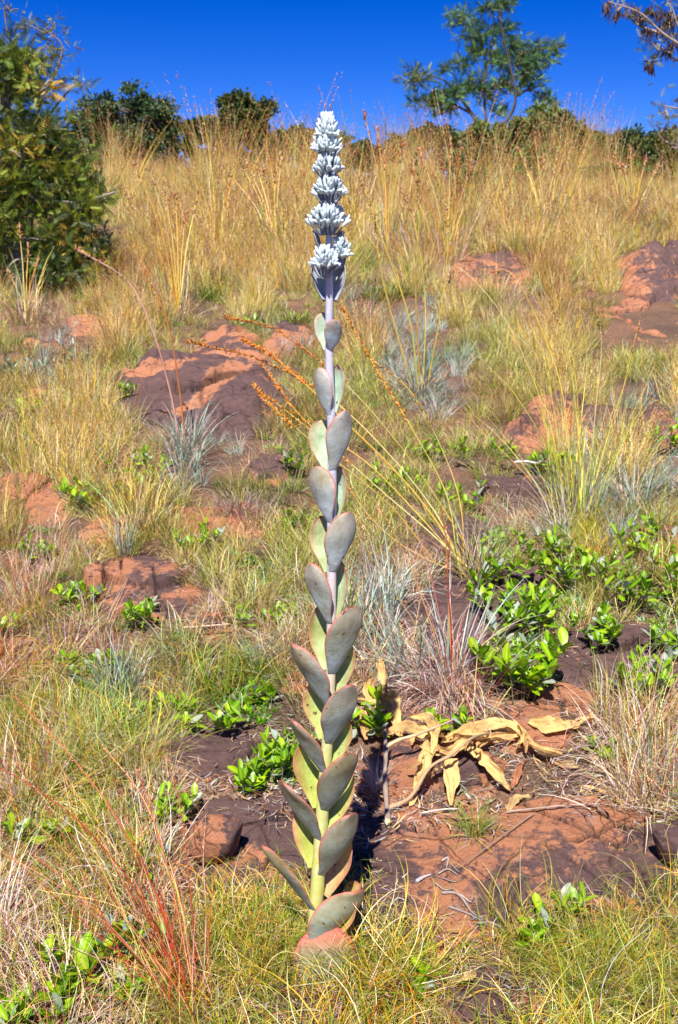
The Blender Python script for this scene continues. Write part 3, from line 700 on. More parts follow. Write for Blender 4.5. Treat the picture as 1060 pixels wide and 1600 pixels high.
for (px, py, az, tl, L, w) in [(512, 402, (-0.9, 0.2), 26, 44, 0.6), (518, 402, (0.9, 0.3), 24, 44, 0.7), (514, 330, (-0.6, -0.8), 30, 20, 0.5), (516, 330, (0.7, -0.6), 30, 20, 0.5), (515, 290, (0.2, -0.95), 35, 16, 0.5), (515, 430, (0.2, 0.97), 20, 48, 0.6)]:
    succ_leaf(px, py, az, R(tl), L, wr=w, age=0.0, outer=(0.30, 0.36, 0.45), inner=(0.40, 0.48, 0.56), rim=(0.3, 0.33, 0.42), cup=0.4, name='bract')

# ------------------------------------------------------------------ field grass (uncountable): tuft meshes scattered over the slope
PAL = dict(
 c=[(0.22, 0.28, 0.06, 3), (0.40, 0.41, 0.11, 3.2), (0.64, 0.50, 0.19, 4), (0.70, 0.43, 0.15, 3), (0.14, 0.21, 0.04, 1.5), (0.78, 0.68, 0.40, 1.5), (0.40, 0.16, 0.07, 0.7)],
 o=[(0.40, 0.40, 0.12, 4), (0.56, 0.50, 0.20, 3), (0.22, 0.27, 0.06, 4), (0.68, 0.58, 0.32, 3), (0.50, 0.30, 0.18, 1.5), (0.40, 0.46, 0.34, 1)],
 y=[(0.80, 0.64, 0.28, 4), (0.72, 0.58, 0.18, 3), (0.74, 0.58, 0.42, 3), (0.42, 0.46, 0.18, 3), (0.66, 0.44, 0.30, 1.5), (0.50, 0.55, 0.42, 1.5)],
 p=[(0.58, 0.44, 0.38, 3), (0.74, 0.62, 0.56, 3), (0.42, 0.24, 0.19, 2), (0.60, 0.52, 0.30, 2), (0.68, 0.40, 0.26, 1)],
 b=[(0.38, 0.46, 0.40, 4), (0.54, 0.60, 0.55, 2), (0.24, 0.32, 0.24, 3), (0.52, 0.46, 0.38, 1.5)],
 g=[(0.80, 0.55, 0.20, 4), (0.68, 0.38, 0.17, 2), (0.76, 0.66, 0.40, 2), (0.50, 0.50, 0.18, 1.5)],
 red=[(0.50, 0.14, 0.11, 4), (0.60, 0.28, 0.17, 3), (0.60, 0.36, 0.34, 2), (0.66, 0.46, 0.24, 3)],
 lit=[(0.52, 0.46, 0.43, 3), (0.40, 0.29, 0.22, 3), (0.68, 0.62, 0.60, 0.8), (0.34, 0.18, 0.12, 2), (0.62, 0.48, 0.28, 2)],
 seed=[(0.42, 0.22, 0.12, 3), (0.58, 0.36, 0.22, 2), (0.28, 0.14, 0.09, 2), (0.60, 0.46, 0.34, 1)])
OCT = np.array([(0, 0, 0), (0.5, 0.4, 0), (0, 0.4, 0.4), (-0.5, 0.4, 0), (0, 0.4, -0.4), (0, 1, 0)], float)
OCF = [(0, 2, 1), (0, 3, 2), (0, 4, 3), (0, 1, 4), (5, 1, 2), (5, 2, 3), (5, 3, 4), (5, 4, 1)]
def spikelets(mb, P, frac, per, ln, wd, pal=None, spread=0.5):
    """little seed husks along the last part of each path in P (n, k, 3)"""
    n, k, _ = P.shape; m = n * per
    t = rng.uniform(1 - frac, 1.0, m) * (k - 1) * 0.999; i0 = t.astype(int); fr = (t - i0)[:, None]
    s = np.repeat(np.arange(n), per); A = P[s, i0]; B = P[s, np.minimum(i0 + 1, k - 1)]
    d = nrm(nrm(B - A) + rng.normal(0, spread, (m, 3)))
    scat(mb, OCT, OCF, A + (B - A) * fr, frames(d, rng.uniform(0, 6.28, m)), np.stack([rng.uniform(.6, 1.1, m) * wd, rng.uniform(.6, 1.2, m) * ln, np.full(m, wd)], 1), palette(pal or PAL['seed'], m))
def proto(kind, v):
    mb = MB()
    if kind == 'c':
        blades(mb, 70, 0.06, (0.08, 0.20), 0.0019, 0.5, (0.6, 3.0), 2.2, PAL['c'], 9)
        blades(mb, 22, 0.07, (0.03, 0.10), 0.0019, 1.1, (0.2, 1.2), 1.5, PAL['p'], 4)
        blades(mb, 18, 0.05, (0.06, 0.12), 0.0022, 0.4, (0.2, 1.0), 0.6, [(0.30, 0.42, 0.08), (0.22, 0.32, 0.06)], 5)
    elif kind == 'o':
        blades(mb, 66, 0.05, (0.06, 0.19), 0.0028, 0.42, (0.2, 1.6), 0.8, PAL['o'], 5)
        blades(mb, 20, 0.07, (0.05, 0.13), 0.0026, 1.0, (0.2, 1.2), 1.0, PAL['p'], 4)
    elif kind == 'y':
        blades(mb, 60, 0.08, (0.09, 0.27), 0.0040, 0.32, (0.1, 1.0), 0.3, PAL['y'], 5)
        blades(mb, 25, 0.08, (0.05, 0.16), 0.0040, 0.6, (0.1, 1.0), 0.3, PAL['o'], 4)
        P = blades(mb, 6, 0.05, (0.22, 0.42), 0.003, 0.2, (0.1, 0.5), 0.2, PAL['g'], 5); spikelets(mb, P, 0.3, 12, 0.012, 0.004)
    elif kind == 'p':
        blades(mb, 52, 0.06, (0.06, 0.16), 0.0026, 0.8, (0.3, 1.7), 0.7, PAL['p'], 5)
        blades(mb, 22, 0.05, (0.06, 0.18), 0.0020, 0.4, (0.2, 1.5), 0.9, PAL['o'], 5)
        blades(mb, 8, 0.05, (0.10, 0.22), 0.0016, 0.3, (0.1, 0.6), 0.3, PAL['red'], 5)
    elif kind == 'b':
        blades(mb, 50, 0.035, (0.08, 0.22), 0.0040, 0.38, (0.1, 1.1), 0.3, PAL['b'], 5)
        blades(mb, 45, 0.06, (0.06, 0.16), 0.0026, 0.8, (0.3, 1.5), 0.6, PAL['p'], 4)
    elif kind == 'g':
        blades(mb, 50, 0.08, (0.12, 0.34), 0.0045, 0.26, (0.1, 0.9), 0.3, PAL['y'], 5)
        lean = (rng.uniform(-0.3, 0.2), rng.uniform(-0.1, 0.1))
        P = blades(mb, 9, 0.06, (0.34, 0.95), 0.0042, 0.16, (0.05, 0.5), 0.15, PAL['g'], 7, lean)
        spikelets(mb, P, 0.38, 18, 0.018, 0.006)
    elif kind == 'l':
        n = 26
        blades(mb, n, 0.07, (0.012, 0.06), 0.0045, 1.35, (0.0, 0.5), 0.8, PAL['lit'], 3, (0, 0), (0, 0, 0.012))
        blades(mb, 16, 0.07, (0.03, 0.10), 0.0012, 1.4, (0.0, 0.3), 0.5, PAL['lit'], 3, (0, 0), (0, 0, 0.012))
        for a_ in mb.V: a_[:, 2] = a_[:, 2] * 0.22 + 0.002
    elif kind == 'm':
        for q in range(14):
            a, r = rng.uniform(0, 6.28), 0.05 * rng.random() ** 0.5
            blades(mb, 7, 0.008, (0.012, 0.035), 0.010, 0.8, (0.1, 0.8), 0.3, [(0.10, 0.22, 0.02), (0.2, 0.34, 0.05), (0.28, 0.36, 0.2)], 3, (0, 0), (r * math.cos(a), r * math.sin(a), 0.01))
    return bpy.data.objects.new('grass_tuft_%s' % kind + 'abcd'[v], mb.mesh('grass_tuft', M_grass, True))
KINDS = 'coypbglm'; NV = 3
protoc = {}
for k in KINDS:
    cc = bpy.data.collections.new('tuft_kind_' + k)
    for v in range(NV): cc.objects.link(proto(k, v))
    protoc[k] = cc
# what grows where, in patches about half a metre wide: 0 bare, 1 curly, 2 olive, 3 straw, 4 dead, 5 blue, 6 tall, 7 litter, 8 weeds, 9 shade of the tree
VEG = np.array([
 [9, 9, 9, 6, 3, 3, 6, 3, 6, 6, 4, 6, 6, 4, 6, 3, 6, 6, 3, 3],
 [9, 9, 9, 9, 3, 3, 6, 3, 3, 3, 6, 4, 3, 6, 4, 6, 3, 3, 3, 3],
 [9, 9, 9, 3, 3, 3, 3, 3, 3, 3, 2, 4, 3, 4, 3, 3, 3, 3, 0, 0],
 [4, 4, 3, 3, 3, 4, 2, 3, 2, 2, 5, 2, 5, 3, 3, 4, 3, 2, 0, 0],
 [2, 5, 0, 3, 2, 2, 0, 2, 5, 2, 3, 5, 5, 2, 2, 3, 3, 0, 0, 0],
 [2, 5, 2, 2, 0, 0, 0, 0, 2, 2, 2, 5, 5, 5, 2, 2, 3, 2, 2, 2],
 [2, 2, 3, 2, 0, 0, 0, 0, 2, 2, 2, 2, 5, 5, 2, 2, 3, 3, 5, 5],
 [2, 3, 3, 3, 2, 5, 5, 0, 2, 2, 2, 2, 2, 2, 2, 0, 3, 5, 3, 5],
 [3, 3, 3, 2, 2, 5, 5, 4, 2, 2, 2, 2, 2, 0, 2, 2, 2, 5, 3, 5],
 [0, 0, 2, 3, 2, 2, 4, 2, 2, 2, 2, 2, 2, 2, 4, 4, 2, 5, 1, 2],
 [4, 4, 2, 3, 2, 2, 2, 4, 2, 2, 4, 2, 0, 0, 8, 4, 1, 1, 5, 2],
 [4, 4, 2, 0, 0, 2, 2, 8, 2, 2, 0, 4, 4, 0, 8, 1, 8, 1, 8, 2],
 [4, 1, 8, 0, 0, 0, 4, 2, 8, 4, 0, 5, 4, 4, 0, 8, 8, 2, 2, 8],
 [1, 4, 4, 4, 0, 4, 4, 4, 4, 2, 5, 5, 4, 0, 4, 8, 4, 8, 8, 4],
 [1, 1, 8, 4, 1, 4, 1, 1, 4, 0, 4, 5, 5, 0, 0, 8, 0, 0, 8, 4],
 [1, 4, 1, 5, 0, 1, 1, 8, 0, 4, 0, 0, 4, 4, 0, 0, 0, 0, 4, 4],
 [4, 1, 4, 1, 1, 4, 7, 0, 8, 0, 7, 0, 0, 7, 7, 0, 0, 7, 4, 4],
 [1, 4, 1, 1, 4, 7, 0, 0, 8, 7, 7, 0, 7, 7, 7, 7, 7, 7, 4, 4],
 [4, 1, 8, 4, 4, 7, 7, 0, 7, 0, 0, 0, 0, 0, 0, 0, 7, 0, 4, 4],
 [1, 4, 1, 4, 4, 7, 0, 0, 0, 0, 0, 0, 0, 0, 0, 0, 0, 7, 1, 4],
 [4, 4, 1, 1, 4, 7, 0, 0, 0, 0, 0, 0, 0, 0, 0, 0, 0, 0, 1, 1],
 [4, 4, 1, 4, 4, 0, 1, 1, 1, 1, 0, 0, 0, 0, 0, 0, 1, 1, 1, 1],
 [4, 4, 4, 1, 4, 1, 1, 1, 1, 1, 0, 1, 1, 1, 0, 1, 1, 1, 1, 1],
 [4, 7, 4, 4, 1, 1, 1, 1, 1, 1, 1, 1, 1, 7, 1, 1, 1, 1, 1, 1],
 [7, 4, 7, 4, 1, 1, 1, 1, 1, 1, 1, 1, 1, 0, 1, 1, 1, 1, 1, 1]])
def vegkind(x, y):
    z = terrain(x, y); px, py = topix(x, y, z)
    wx = 34 * fbm(x * 3, y * 3, 3, 41) * 2; wy = 26 * fbm(x * 3 + 9, y * 3, 3, 43) * 2
    c = ((px + wx) // 53).astype(int); r = ((py + wy - 300) // 52).astype(int)
    c = np.where(c < 0, (-c * 3) % 7, c); c = np.where(c > 19, 19 - (c * 5) % 7, c)
    r = np.clip(r, 0, 24)
    return np.array(list('.coypbglmt'))[VEG[r, np.clip(c, 0, 19)]], px, py
def inrock(x, y, pad=0.0):
    m = np.zeros(len(x), bool)
    for p in ROCKPOLY:
        xs = [a[0] for a in p]; ys = [a[1] for a in p]
        bb = (x > min(xs)) & (x < max(xs)) & (y > min(ys)) & (y < max(ys))
        if bb.any():
            d = polydist(x[bb], y[bb], p); t = d > (pad[bb] if np.ndim(pad) else pad); m[np.nonzero(bb)[0][t]] = True
    return m
def cand(y0, y1, dens):
    n = int(dens * (y1 - y0) * (0.95 * (y0 + y1) / 2 + 0.9))
    y = rng.uniform(y0, y1, n * 2); w = 0.475 * y + 0.45; keep = rng.random(len(y)) < w / w.max(); y = y[keep][:n]
    x = rng.uniform(-1, 1, len(y)) * (0.475 * y + 0.45)
    return x, y
pts = {k: [] for k in KINDS}
for (y0, y1, dens) in [(0.9, 2.2, 420), (2.2, 3.6, 330), (3.6, 6, 200), (6, 9, 95), (9, 16.5, 46)]:
    x, y = cand(y0, y1, dens)
    kd, px, py = vegkind(x, y)
    rk = inrock(x, y, 0.015 * y / 2) | (np.hypot(x + 0.03, (y - 1.50) * 0.9) < 0.075)
    clump = fbm(x * 5, y * 5, 3, 77) * 2 + 0.5
    for k in KINDS:
        m = (kd == k) & ~(rk & (rng.random(len(x)) < np.where(y > 3.4, 0.86, 1.0)))
        if k in 'oyp': m &= rng.random(len(x)) < 0.3 + 1.2 * clump
        if k == 'b': m &= rng.random(len(x)) < 0.45
        if k == 'c': m &= rng.random(len(x)) < 0.55 + 0.7 * clump
        if k == 'g': m &= rng.random(len(x)) < 0.5
        sc = rng.uniform(0.65, 1.15, len(x)) * (0.75 + 0.5 * clump)
        if y0 < 1.9 and k == 'c': sc *= 0.95
        if y0 >= 3.6: sc *= 1.1
        sc = sc * (1 - 0.30 * sst(2.6, 3.6, y) * (1 - sst(6.5, 8.5, y))) * (1 - 0.2 * sst(8.5, 11.5, y))
        pts[k].append(np.stack([x[m], y[m], sc[m]], 1))
    # mix-ins: straw between olive, litter everywhere
    q = rng.random(len(x))
    m = (kd == 't') & (q < 0.5) & ~rk; pts['o'].append(np.stack([x[m], y[m], sc[m]], 1))
    m = np.isin(kd, list('yg')) & (q < 0.45) & ~rk; pts['y'].append(np.stack([x[m], y[m], sc[m]], 1))
    m = np.isin(kd, list('oy')) & (q > 0.9) & ~rk & (y < 7); pts['p'].append(np.stack([x[m], y[m], sc[m]], 1))
    m = np.isin(kd, list('op')) & (q > 0.76) & (q < 0.86) & ~rk & (y < 8); pts['m'].append(np.stack([x[m], y[m], sc[m]], 1))
    if y0 < 9:
        m = (q > 0.42 - 0.12 * (y0 < 3)) & (q < 0.74 + 0.08 * (y0 < 3)) & ~inrock(x, y, 0.06); pts['l'].append(np.stack([x[m], y[m], sc[m]], 1))
        m = (q > 0.985) & rk; pts['l'].append(np.stack([x[m], y[m], sc[m] * 0.6], 1))
LAB = dict(c=('curly_grass', 'short curling green and yellow grass carpeting the near ground', 'grass'),
 o=('olive_grass', 'olive brown tussocky grass covering the middle of the slope', 'grass'),
 y=('straw_grass', 'pale yellow straw grass below the crest of the hill', 'grass'),
 p=('dead_grass', 'pinkish grey dead grass between the rocks', 'grass'),
 b=('blue_grass', 'thin blue grey grass scattered over the slope', 'grass'),
 g=('tall_dry_grass', 'tall golden seeding grass along the hilltop', 'grass'),
 l=('leaf_litter', 'grey and brown litter of dry bits lying on the soil', 'litter'),
 m=('ground_cover', 'small leafy green weeds low between the grass', 'weeds'))
def gn_group(coll):
    ng = bpy.data.node_groups.new('scatter', 'GeometryNodeTree')
    ng.interface.new_socket('Geometry', in_out='INPUT', socket_type='NodeSocketGeometry'); ng.interface.new_socket('Geometry', in_out='OUTPUT', socket_type='NodeSocketGeometry')
    N, L = ng.nodes, ng.links
    i = N.new('NodeGroupInput'); o = N.new('NodeGroupOutput'); ip = N.new('GeometryNodeInstanceOnPoints'); ci = N.new('GeometryNodeCollectionInfo')
    ci.inputs['Collection'].default_value = coll; ci.inputs['Separate Children'].default_value = True; ci.inputs['Reset Children'].default_value = True
    ip.inputs['Pick Instance'].default_value = True
    def na(nm, t):
        a = N.new('GeometryNodeInputNamedAttribute'); a.data_type = t; a.inputs[0].default_value = nm; return a.outputs[0]
    L.new(i.outputs[0], ip.inputs['Points']); L.new(ci.outputs[0], ip.inputs['Instance'])
    L.new(na('ix', 'INT'), ip.inputs['Instance Index']); L.new(na('rot', 'FLOAT_VECTOR'), ip.inputs['Rotation']); L.new(na('scl', 'FLOAT_VECTOR'), ip.inputs['Scale'])
    L.new(ip.outputs[0], o.inputs[0]); return ng
for k in KINDS:
    A = np.concatenate(pts[k]); n = len(A)
    if not n: continue
    z = terrain(A[:, 0], A[:, 1])
    if k == 'l': z = H(A[:, 0], A[:, 1])
    me = bpy.data.meshes.new(LAB[k][0]); me.vertices.add(n)
    me.vertices.foreach_set('co', np.stack([A[:, 0], A[:, 1], z], 1).astype(np.float32).ravel())
    a = me.attributes.new('ix', 'INT', 'POINT'); a.data.foreach_set('value', rng.integers(0, NV, n).astype(np.int32))
    a = me.attributes.new('rot', 'FLOAT_VECTOR', 'POINT'); a.data.foreach_set('vector', np.stack([rng.normal(-0.08, 0.12, n), rng.normal(0, 0.12, n), rng.uniform(0, 6.28, n)], 1).astype(np.float32).ravel())
    s = A[:, 2:3] * np.array([[1, 1, 1]]); s[:, 2] *= rng.uniform(0.8, 1.2, n)
    a = me.attributes.new('scl', 'FLOAT_VECTOR', 'POINT'); a.data.foreach_set('vector', s.astype(np.float32).ravel())
    o = link(LAB[k][0], me); md = o.modifiers.new('scatter', 'NODES'); md.node_group = gn_group(protoc[k])
    tag(o, LAB[k][1], LAB[k][2], None, 'stuff')
    print('scatter', k, n)

# ------------------------------------------------------------------ single grass clumps
def clump(name, label, px, py, specs, group=None, cat='grass clump', stalks=(), seeds=None):
    g = G(px, py); root = empty(name, g, label, cat, group); s = pxm(1, g.y, g.z)
    names = {}
    for sp in specs:
        nm, n, br, L, W, tilt, bend, curl, pal = sp[:9]; kw = sp[9] if len(sp) > 9 else {}
        mb = MB(); P = blades(mb, n, br * s, (L[0] * s, L[1] * s), W * s, tilt, bend, curl, PAL[pal] if isinstance(pal, str) else pal, **kw)
        o = link(nm, mb.mesh(nm, M_grass), root); o['kind'] = 'stuff'
    for st in stalks:
        st = ([(st[0][0][0] + rng.uniform(-26, 26) * (root.name.startswith('seeding')), st[0][0][1] + rng.uniform(-14, 10) * (root.name.startswith('seeding')))] + list(st[0][1:]),) + tuple(st[1:])
        # one stalk:                             # (tip px list from base up, width px, palette, seedfrac, spikelets, dy at tip)
        pl, w, pal, frac, per, dy = st
        pts_ = []
        for q, (ax, ay) in enumerate(pl):
            f = q / (len(pl) - 1); pts_.append(np.array(at(ax, ay, g.y + dy * f)) - np.array(g))
        Pc = curve(pts_, 10); m = len(Pc); mb = MB(); c = palette(PAL[pal], 1)[0]; c2 = palette(PAL[pal], 1)[0]
        tt = np.linspace(0, 1, m)[:, None]
        tube(mb, Pc, np.linspace(w, w * 0.45, m) * s / 2, c * (1 - tt) + c2 * tt, 5)
        o = link('stalk', mb.mesh('stalk', M_grass), root)
        if per:
            sb = MB(); spikelets(sb, Pc[None], frac, per, 8 * s, 2.6 * s, seeds, 0.6)
            # clusters of husks along the head
            o2 = link('seed_head', sb.mesh('seed_head', M_grass), o)
    return root
S = 'blade'
def blue(sc=1.0, n=1.0): return [(S, int(62 * n), 20 * sc, (40 * sc, 125 * sc), 2.0, 0.45, (0.0, 1.3), 0.5, 'b'), ('dead_blade', int(190 * n), 30 * sc, (35 * sc, 95 * sc), 1.5, 0.85, (0.3, 1.6), 0.6, 'p')]
clump('grass_tuft', 'large blue grey tuft with pinkish dead skirt and red stems behind the yellow leaves', 705, 1075,
      [(S, 46, 14, (70, 225), 3.0, 0.36, (0.0, 0.9), 0.3, 'b'), ('dead_blade', 420, 52, (60, 140), 2.2, 0.9, (0.5, 1.9), 0.5, [(0.55, 0.42, 0.38), (0.66, 0.56, 0.52), (0.42, 0.26, 0.2)]), ('dead_blade', 140, 60, (90, 170), 1.6, 0.4, (0.2, 1.2), 0.4, 'p')], None, 'grass tuft',
      [([(705, 1080), (690, 980), (668, 880), (640, 800)], 3, 'red', .3, 0, 0.1), ([(708, 1080), (702, 960), (698, 860), (690, 790)], 3, 'red', .3, 14, 0.05), ([(702, 1080), (672, 970), (630, 860), (585, 780)], 2.4, 'red', .3, 16, 0.15), ([(700, 1080), (655, 985), (600, 900), (556, 830)], 2.2, 'g', .3, 16, 0.1), ([(706, 1080), (705, 980), (700, 900), (704, 830)], 2.4, 'red', .3, 0, 0.0)])
clump('grass_tuft', 'blue grey tuft with two long arching stalks in front of the purple mound', 290, 715, blue(0.95, 1.6), None, 'grass tuft',
      [([(282, 700), (268, 620), (240, 520), (200, 440), (118, 388)], 3.4, 'red', .25, 26, 0.0), ([(290, 700), (282, 620), (268, 530), (250, 470), (225, 420)], 3.2, 'red', .2, 20, 0.1)])
clump('grass_tuft', 'blue grey tuft with golden stalks right of the upper stalk', 655, 625, blue(0.85, 1.5), None, 'grass tuft',
      [([(655, 620), (640, 500), (600, 380), (560, 270)], 3.2, 'g', .25, 40, 0.2), ([(660, 620), (665, 480), (650, 360), (625, 290)], 3, 'g', .25, 40, 0.3), ([(650, 620), (620, 520), (595, 420), (585, 330)], 3, 'g', .3, 40, 0.2), ([(665, 620), (690, 480), (700, 380), (695, 300)], 2.6, 'g', .3, 40, 0.2), ([(658, 620), (650, 460), (655, 340), (650, 240)], 2.8, 'g', .3, 50, 0.3)])
clump('grass_tuft', 'pale bluish tuft close behind the stalk just below the flower spike', 568, 520, blue(0.65, 1.2), None, 'grass tuft')
clump('grass_tuft', 'blue green tuft at the right edge below the long dark rock', 990, 800, blue(1.05, 1.4), None, 'grass tuft')
clump('grass_tuft', 'small bluish tuft on the rusty block at mid left', 195, 870, [(S, 60, 12, (40, 120), 1.8, 0.3, (0.0, 0.6), 0.2, 'b'), (S, 70, 20, (40, 90), 1.4, 0.45, (0.1, 1.2), 0.6, 'c')], None, 'grass tuft')
clump('grass_tuft', 'grey tuft with dark dead base between the small rusty rock and the stalk', 405, 1050, [(S, 60, 14, (40, 110), 1.7, 0.45, (0.0, 0.8), 0.3, 'b'), ('dead_blade', 130, 22, (30, 80), 1.6, 0.9, (0.4, 1.5), 0.5, 'p')], None, 'grass tuft')
clump('grass_tuft', 'silvery pink tuft at the right edge above the broad front slab', 1020, 1235, [(S, 110, 20, (50, 150), 1.6, 0.5, (0.0, 0.9), 0.3, [(0.5, 0.46, 0.42), (0.42, 0.48, 0.42), (0.55, 0.4, 0.36)]), ('dead_blade', 160, 34, (40, 100), 1.6, 0.8, (0.4, 1.5), 0.6, 'p')], None, 'grass tuft')
clump('grass_tuft', 'pale pink and blue drooping tuft at the left edge above the leafy plants', -10, 1470, [(S, 120, 30, (100, 240), 2.2, 0.9, (0.4, 1.4), 0.4, [(0.6, 0.5, 0.46), (0.5, 0.58, 0.46), (0.55, 0.36, 0.32)]), ('dead_blade', 220, 50, (60, 150), 1.7, 0.9, (0.3, 1.5), 0.6, 'p')], None, 'grass tuft')
clump('grass_tuft', 'little green tuft growing from the slab under the fallen yellow leaves', 742, 1300, [(S, 150, 16, (28, 72), 1.7, 0.55, (0.1, 1.1), 0.4, [(0.13, 0.22, 0.05), (0.22, 0.3, 0.07), (0.34, 0.34, 0.1)]), ('dead_blade', 60, 18, (30, 70), 1.4, 1.1, (0.2, 0.9), 0.4, 'p'), ('dead_blade', 18, 12, (30, 70), 1.2, 1.0, (0.2, 0.6), 0.4, 'red')], None, 'grass tuft')
clump('grass_tuft', 'small white haired dry tuft in the shadow beside the broken branch', 590, 1232, [(S, 120, 8, (30, 72), 1.1, 0.45, (0.0, 0.8), 0.3, [(0.7, 0.68, 0.66), (0.6, 0.5, 0.44)])], None, 'grass tuft')
clump('grass_tuft', 'pale drooping tuft spilling over the grey purple flat rock', 875, 855, [(S, 170, 20, (50, 150), 1.5, 0.75, (0.4, 1.3), 0.4, [(0.6, 0.52, 0.46), (0.66, 0.6, 0.56), (0.48, 0.4, 0.3)], dict(az=2.7, azs=0.9))], None, 'grass tuft')
clump('grass_tuft', 'round green blue curly mound at the left between the pinkish grass and charcoal rock', 190, 1190, [(S, 520, 70, (70, 150), 1.4, 0.5, (0.3, 1.8), 0.9, [(0.26, 0.33, 0.16), (0.36, 0.42, 0.24), (0.42, 0.40, 0.14), (0.52, 0.42, 0.14)])], None, 'grass tuft')
clump('grass_tuft', 'fine green mound of hair like grass left of the succulent foot', 410, 1500, [(S, 520, 62, (60, 130), 1.3, 0.55, (0.1, 1.5), 0.6, [(0.2, 0.28, 0.06), (0.34, 0.38, 0.12), (0.44, 0.42, 0.14)], dict(seg=7))], None, 'grass tuft')
clump('grass_tuft', 'arching green mound of hair like grass at the lower right', 930, 1540, [(S, 620, 80, (70, 160), 1.4, 0.55, (0.2, 1.7), 0.7, [(0.24, 0.30, 0.07), (0.40, 0.40, 0.12), (0.52, 0.44, 0.15)], dict(seg=7))], None, 'grass tuft')
clump('grass_tuft', 'green and tan hair like grass mound just right of the succulent foot', 610, 1530, [(S, 380, 50, (60, 130), 1.3, 0.6, (0.2, 1.6), 0.7, [(0.24, 0.30, 0.07), (0.40, 0.40, 0.12), (0.5, 0.4, 0.14)], dict(seg=7))], None, 'grass tuft')
clump('tall_grass', 'fan of tall yellow green stems with nodding heads in front of the long dark rock', 905, 815,
      [(S, 75, 40, (100, 290), 2.0, 0.20, (0.0, 0.6), 0.25, [(0.5, 0.5, 0.14), (0.62, 0.54, 0.2), (0.36, 0.42, 0.14)]), (S, 60, 30, (60, 150), 2.4, 0.35, (0.1, 0.9), 0.3, 'b')], None, 'tall grass',
      [([(890, 810), (850, 640), (790, 500), (720, 420), (700, 440)], 1.7, 'g', .2, 18, 0.3), ([(900, 810), (880, 620), (840, 500), (800, 428), (770, 425)], 1.8, 'g', .3, 26, 0.2), ([(905, 810), (900, 640), (880, 520), (880, 450), (930, 500), (942, 520)], 1.7, 'g', .22, 24, 0.2), ([(915, 810), (930, 650), (940, 540), (930, 470)], 1.7, 'g', .3, 20, 0.2), ([(900, 810), (850, 690), (800, 610), (760, 570)], 1.5, 'g', .2, 0, 0.0), ([(910, 810), (960, 660), (985, 560), (1000, 500)], 1.5, 'g', .3, 20, 0.1), ([(905, 810), (905, 680), (895, 560), (860, 470)], 1.5, 'g', .3, 20, 0.1), ([(880, 815), (820, 740), (770, 690), (720, 640)], 1.4, 'g', .3, 0, 0.1)])
clump('seeding_grass', 'orange brown seeding stalks arching leftwards behind the upper stalk', 745, 905,
      [(S, 150, 34, (50, 160), 1.8, 0.5, (0.1, 1.1), 0.4, 'p'), (S, 90, 30, (40, 120), 1.8, 0.4, (0.1, 1.1), 0.4, 'o')], None, 'seeding grass',
      [([(740, 900), (690, 790), (620, 690), (540, 600), (440, 520), (352, 494)], 2.1, 'g', .40, 210, 0.3), ([(735, 900), (680, 800), (590, 690), (500, 610), (400, 560), (292, 533)], 2.1, 'g', .42, 210, 0.25),
       ([(740, 900), (700, 780), (650, 680), (590, 580), (535, 480)], 2.1, 'g', .45, 180, 0.2), ([(735, 900), (670, 830), (600, 770), (520, 700), (420, 620)], 2.3, 'g', .35, 80, 0.1), ([(745, 900), (720, 790), (690, 700), (640, 610), (580, 560)], 2.3, 'g', .45, 90, 0.2),
       ([(735, 900), (650, 800), (570, 720), (480, 660), (410, 570)], 1.7, 'g', .4, 90, 0.15), ([(700, 880), (610, 790), (500, 700), (430, 640), (395, 600)], 2.4, 'g', .4, 150, 0.1), ([(720, 880), (640, 760), (520, 640), (430, 560), (380, 530)], 2.4, 'g', .4, 170, 0.2), ([(740, 900), (660, 870), (590, 820), (530, 740)], 1.7, 'red', .3, 20, 0.0)], [(0.62, 0.28, 0.11, 3), (0.76, 0.46, 0.22, 2), (0.42, 0.17, 0.08, 1.5)])
clump('red_stem_grass', 'fan of thin red and pink stems leaning left at the lower left', 300, 1580,
      [('stem_blade', 70, 40, (150, 520), 1.8, 0.42, (0.0, 0.45), 0.12, 'red', dict(az=2.95, azs=0.5, seg=6)), ('stem_blade', 45, 60, (100, 300), 1.8, 0.25, (0.0, 0.5), 0.2, 'red', dict(az=2.4, azs=1.2, seg=6)), (S, 60, 30, (60, 170), 1.5, 0.4, (0.1, 1.1), 0.5, 'c')], None, 'red grass',
      [([(300, 1580), (262, 1440), (190, 1290), (110, 1180), (20, 1085)], 3.0, 'red', .35, 30, 0.15), ([(240, 1600), (170, 1450), (90, 1290), (10, 1170)], 2.4, 'red', .3, 20, 0.1), ([(260, 1600), (200, 1440), (150, 1330), (70, 1255)], 2.2, 'g', .3, 20, 0.1), ([(290, 1600), (262, 1500), (190, 1420), (60, 1390)], 2.2, 'red', .3, 0, 0.1), ([(295, 1580), (230, 1420), (140, 1300), (60, 1235), (0, 1200)], 2.8, 'red', .4, 24, 0.1), ([(305, 1580), (280, 1400), (225, 1250), (160, 1165)], 2.6, 'red', .3, 24, 0.2),
       ([(310, 1580), (300, 1420), (285, 1280), (262, 1180)], 2.2, 'red', .3, 20, 0.2), ([(290, 1585), (200, 1480), (100, 1390), (0, 1330)], 2.4, 'red', .3, 10, 0.0), ([(308, 1580), (268, 1380), (215, 1200)], 3.2, 'red', .3, 10, 0.1), ([(315, 1590), (322, 1440), (318, 1340), (322, 1270)], 1.6, 'p', .3, 10, 0.1)])
gold = lambda n=1.0, h=1.0: [(S, int(60 * n), 22, (40 * h, 130 * h), 1.5, 0.25, (0.0, 0.7), 0.3, 'y'), ('dead_blade', int(90 * n), 18, (30, 80), 1.8, 0.7, (0.2, 1.2), 0.5, 'p')]
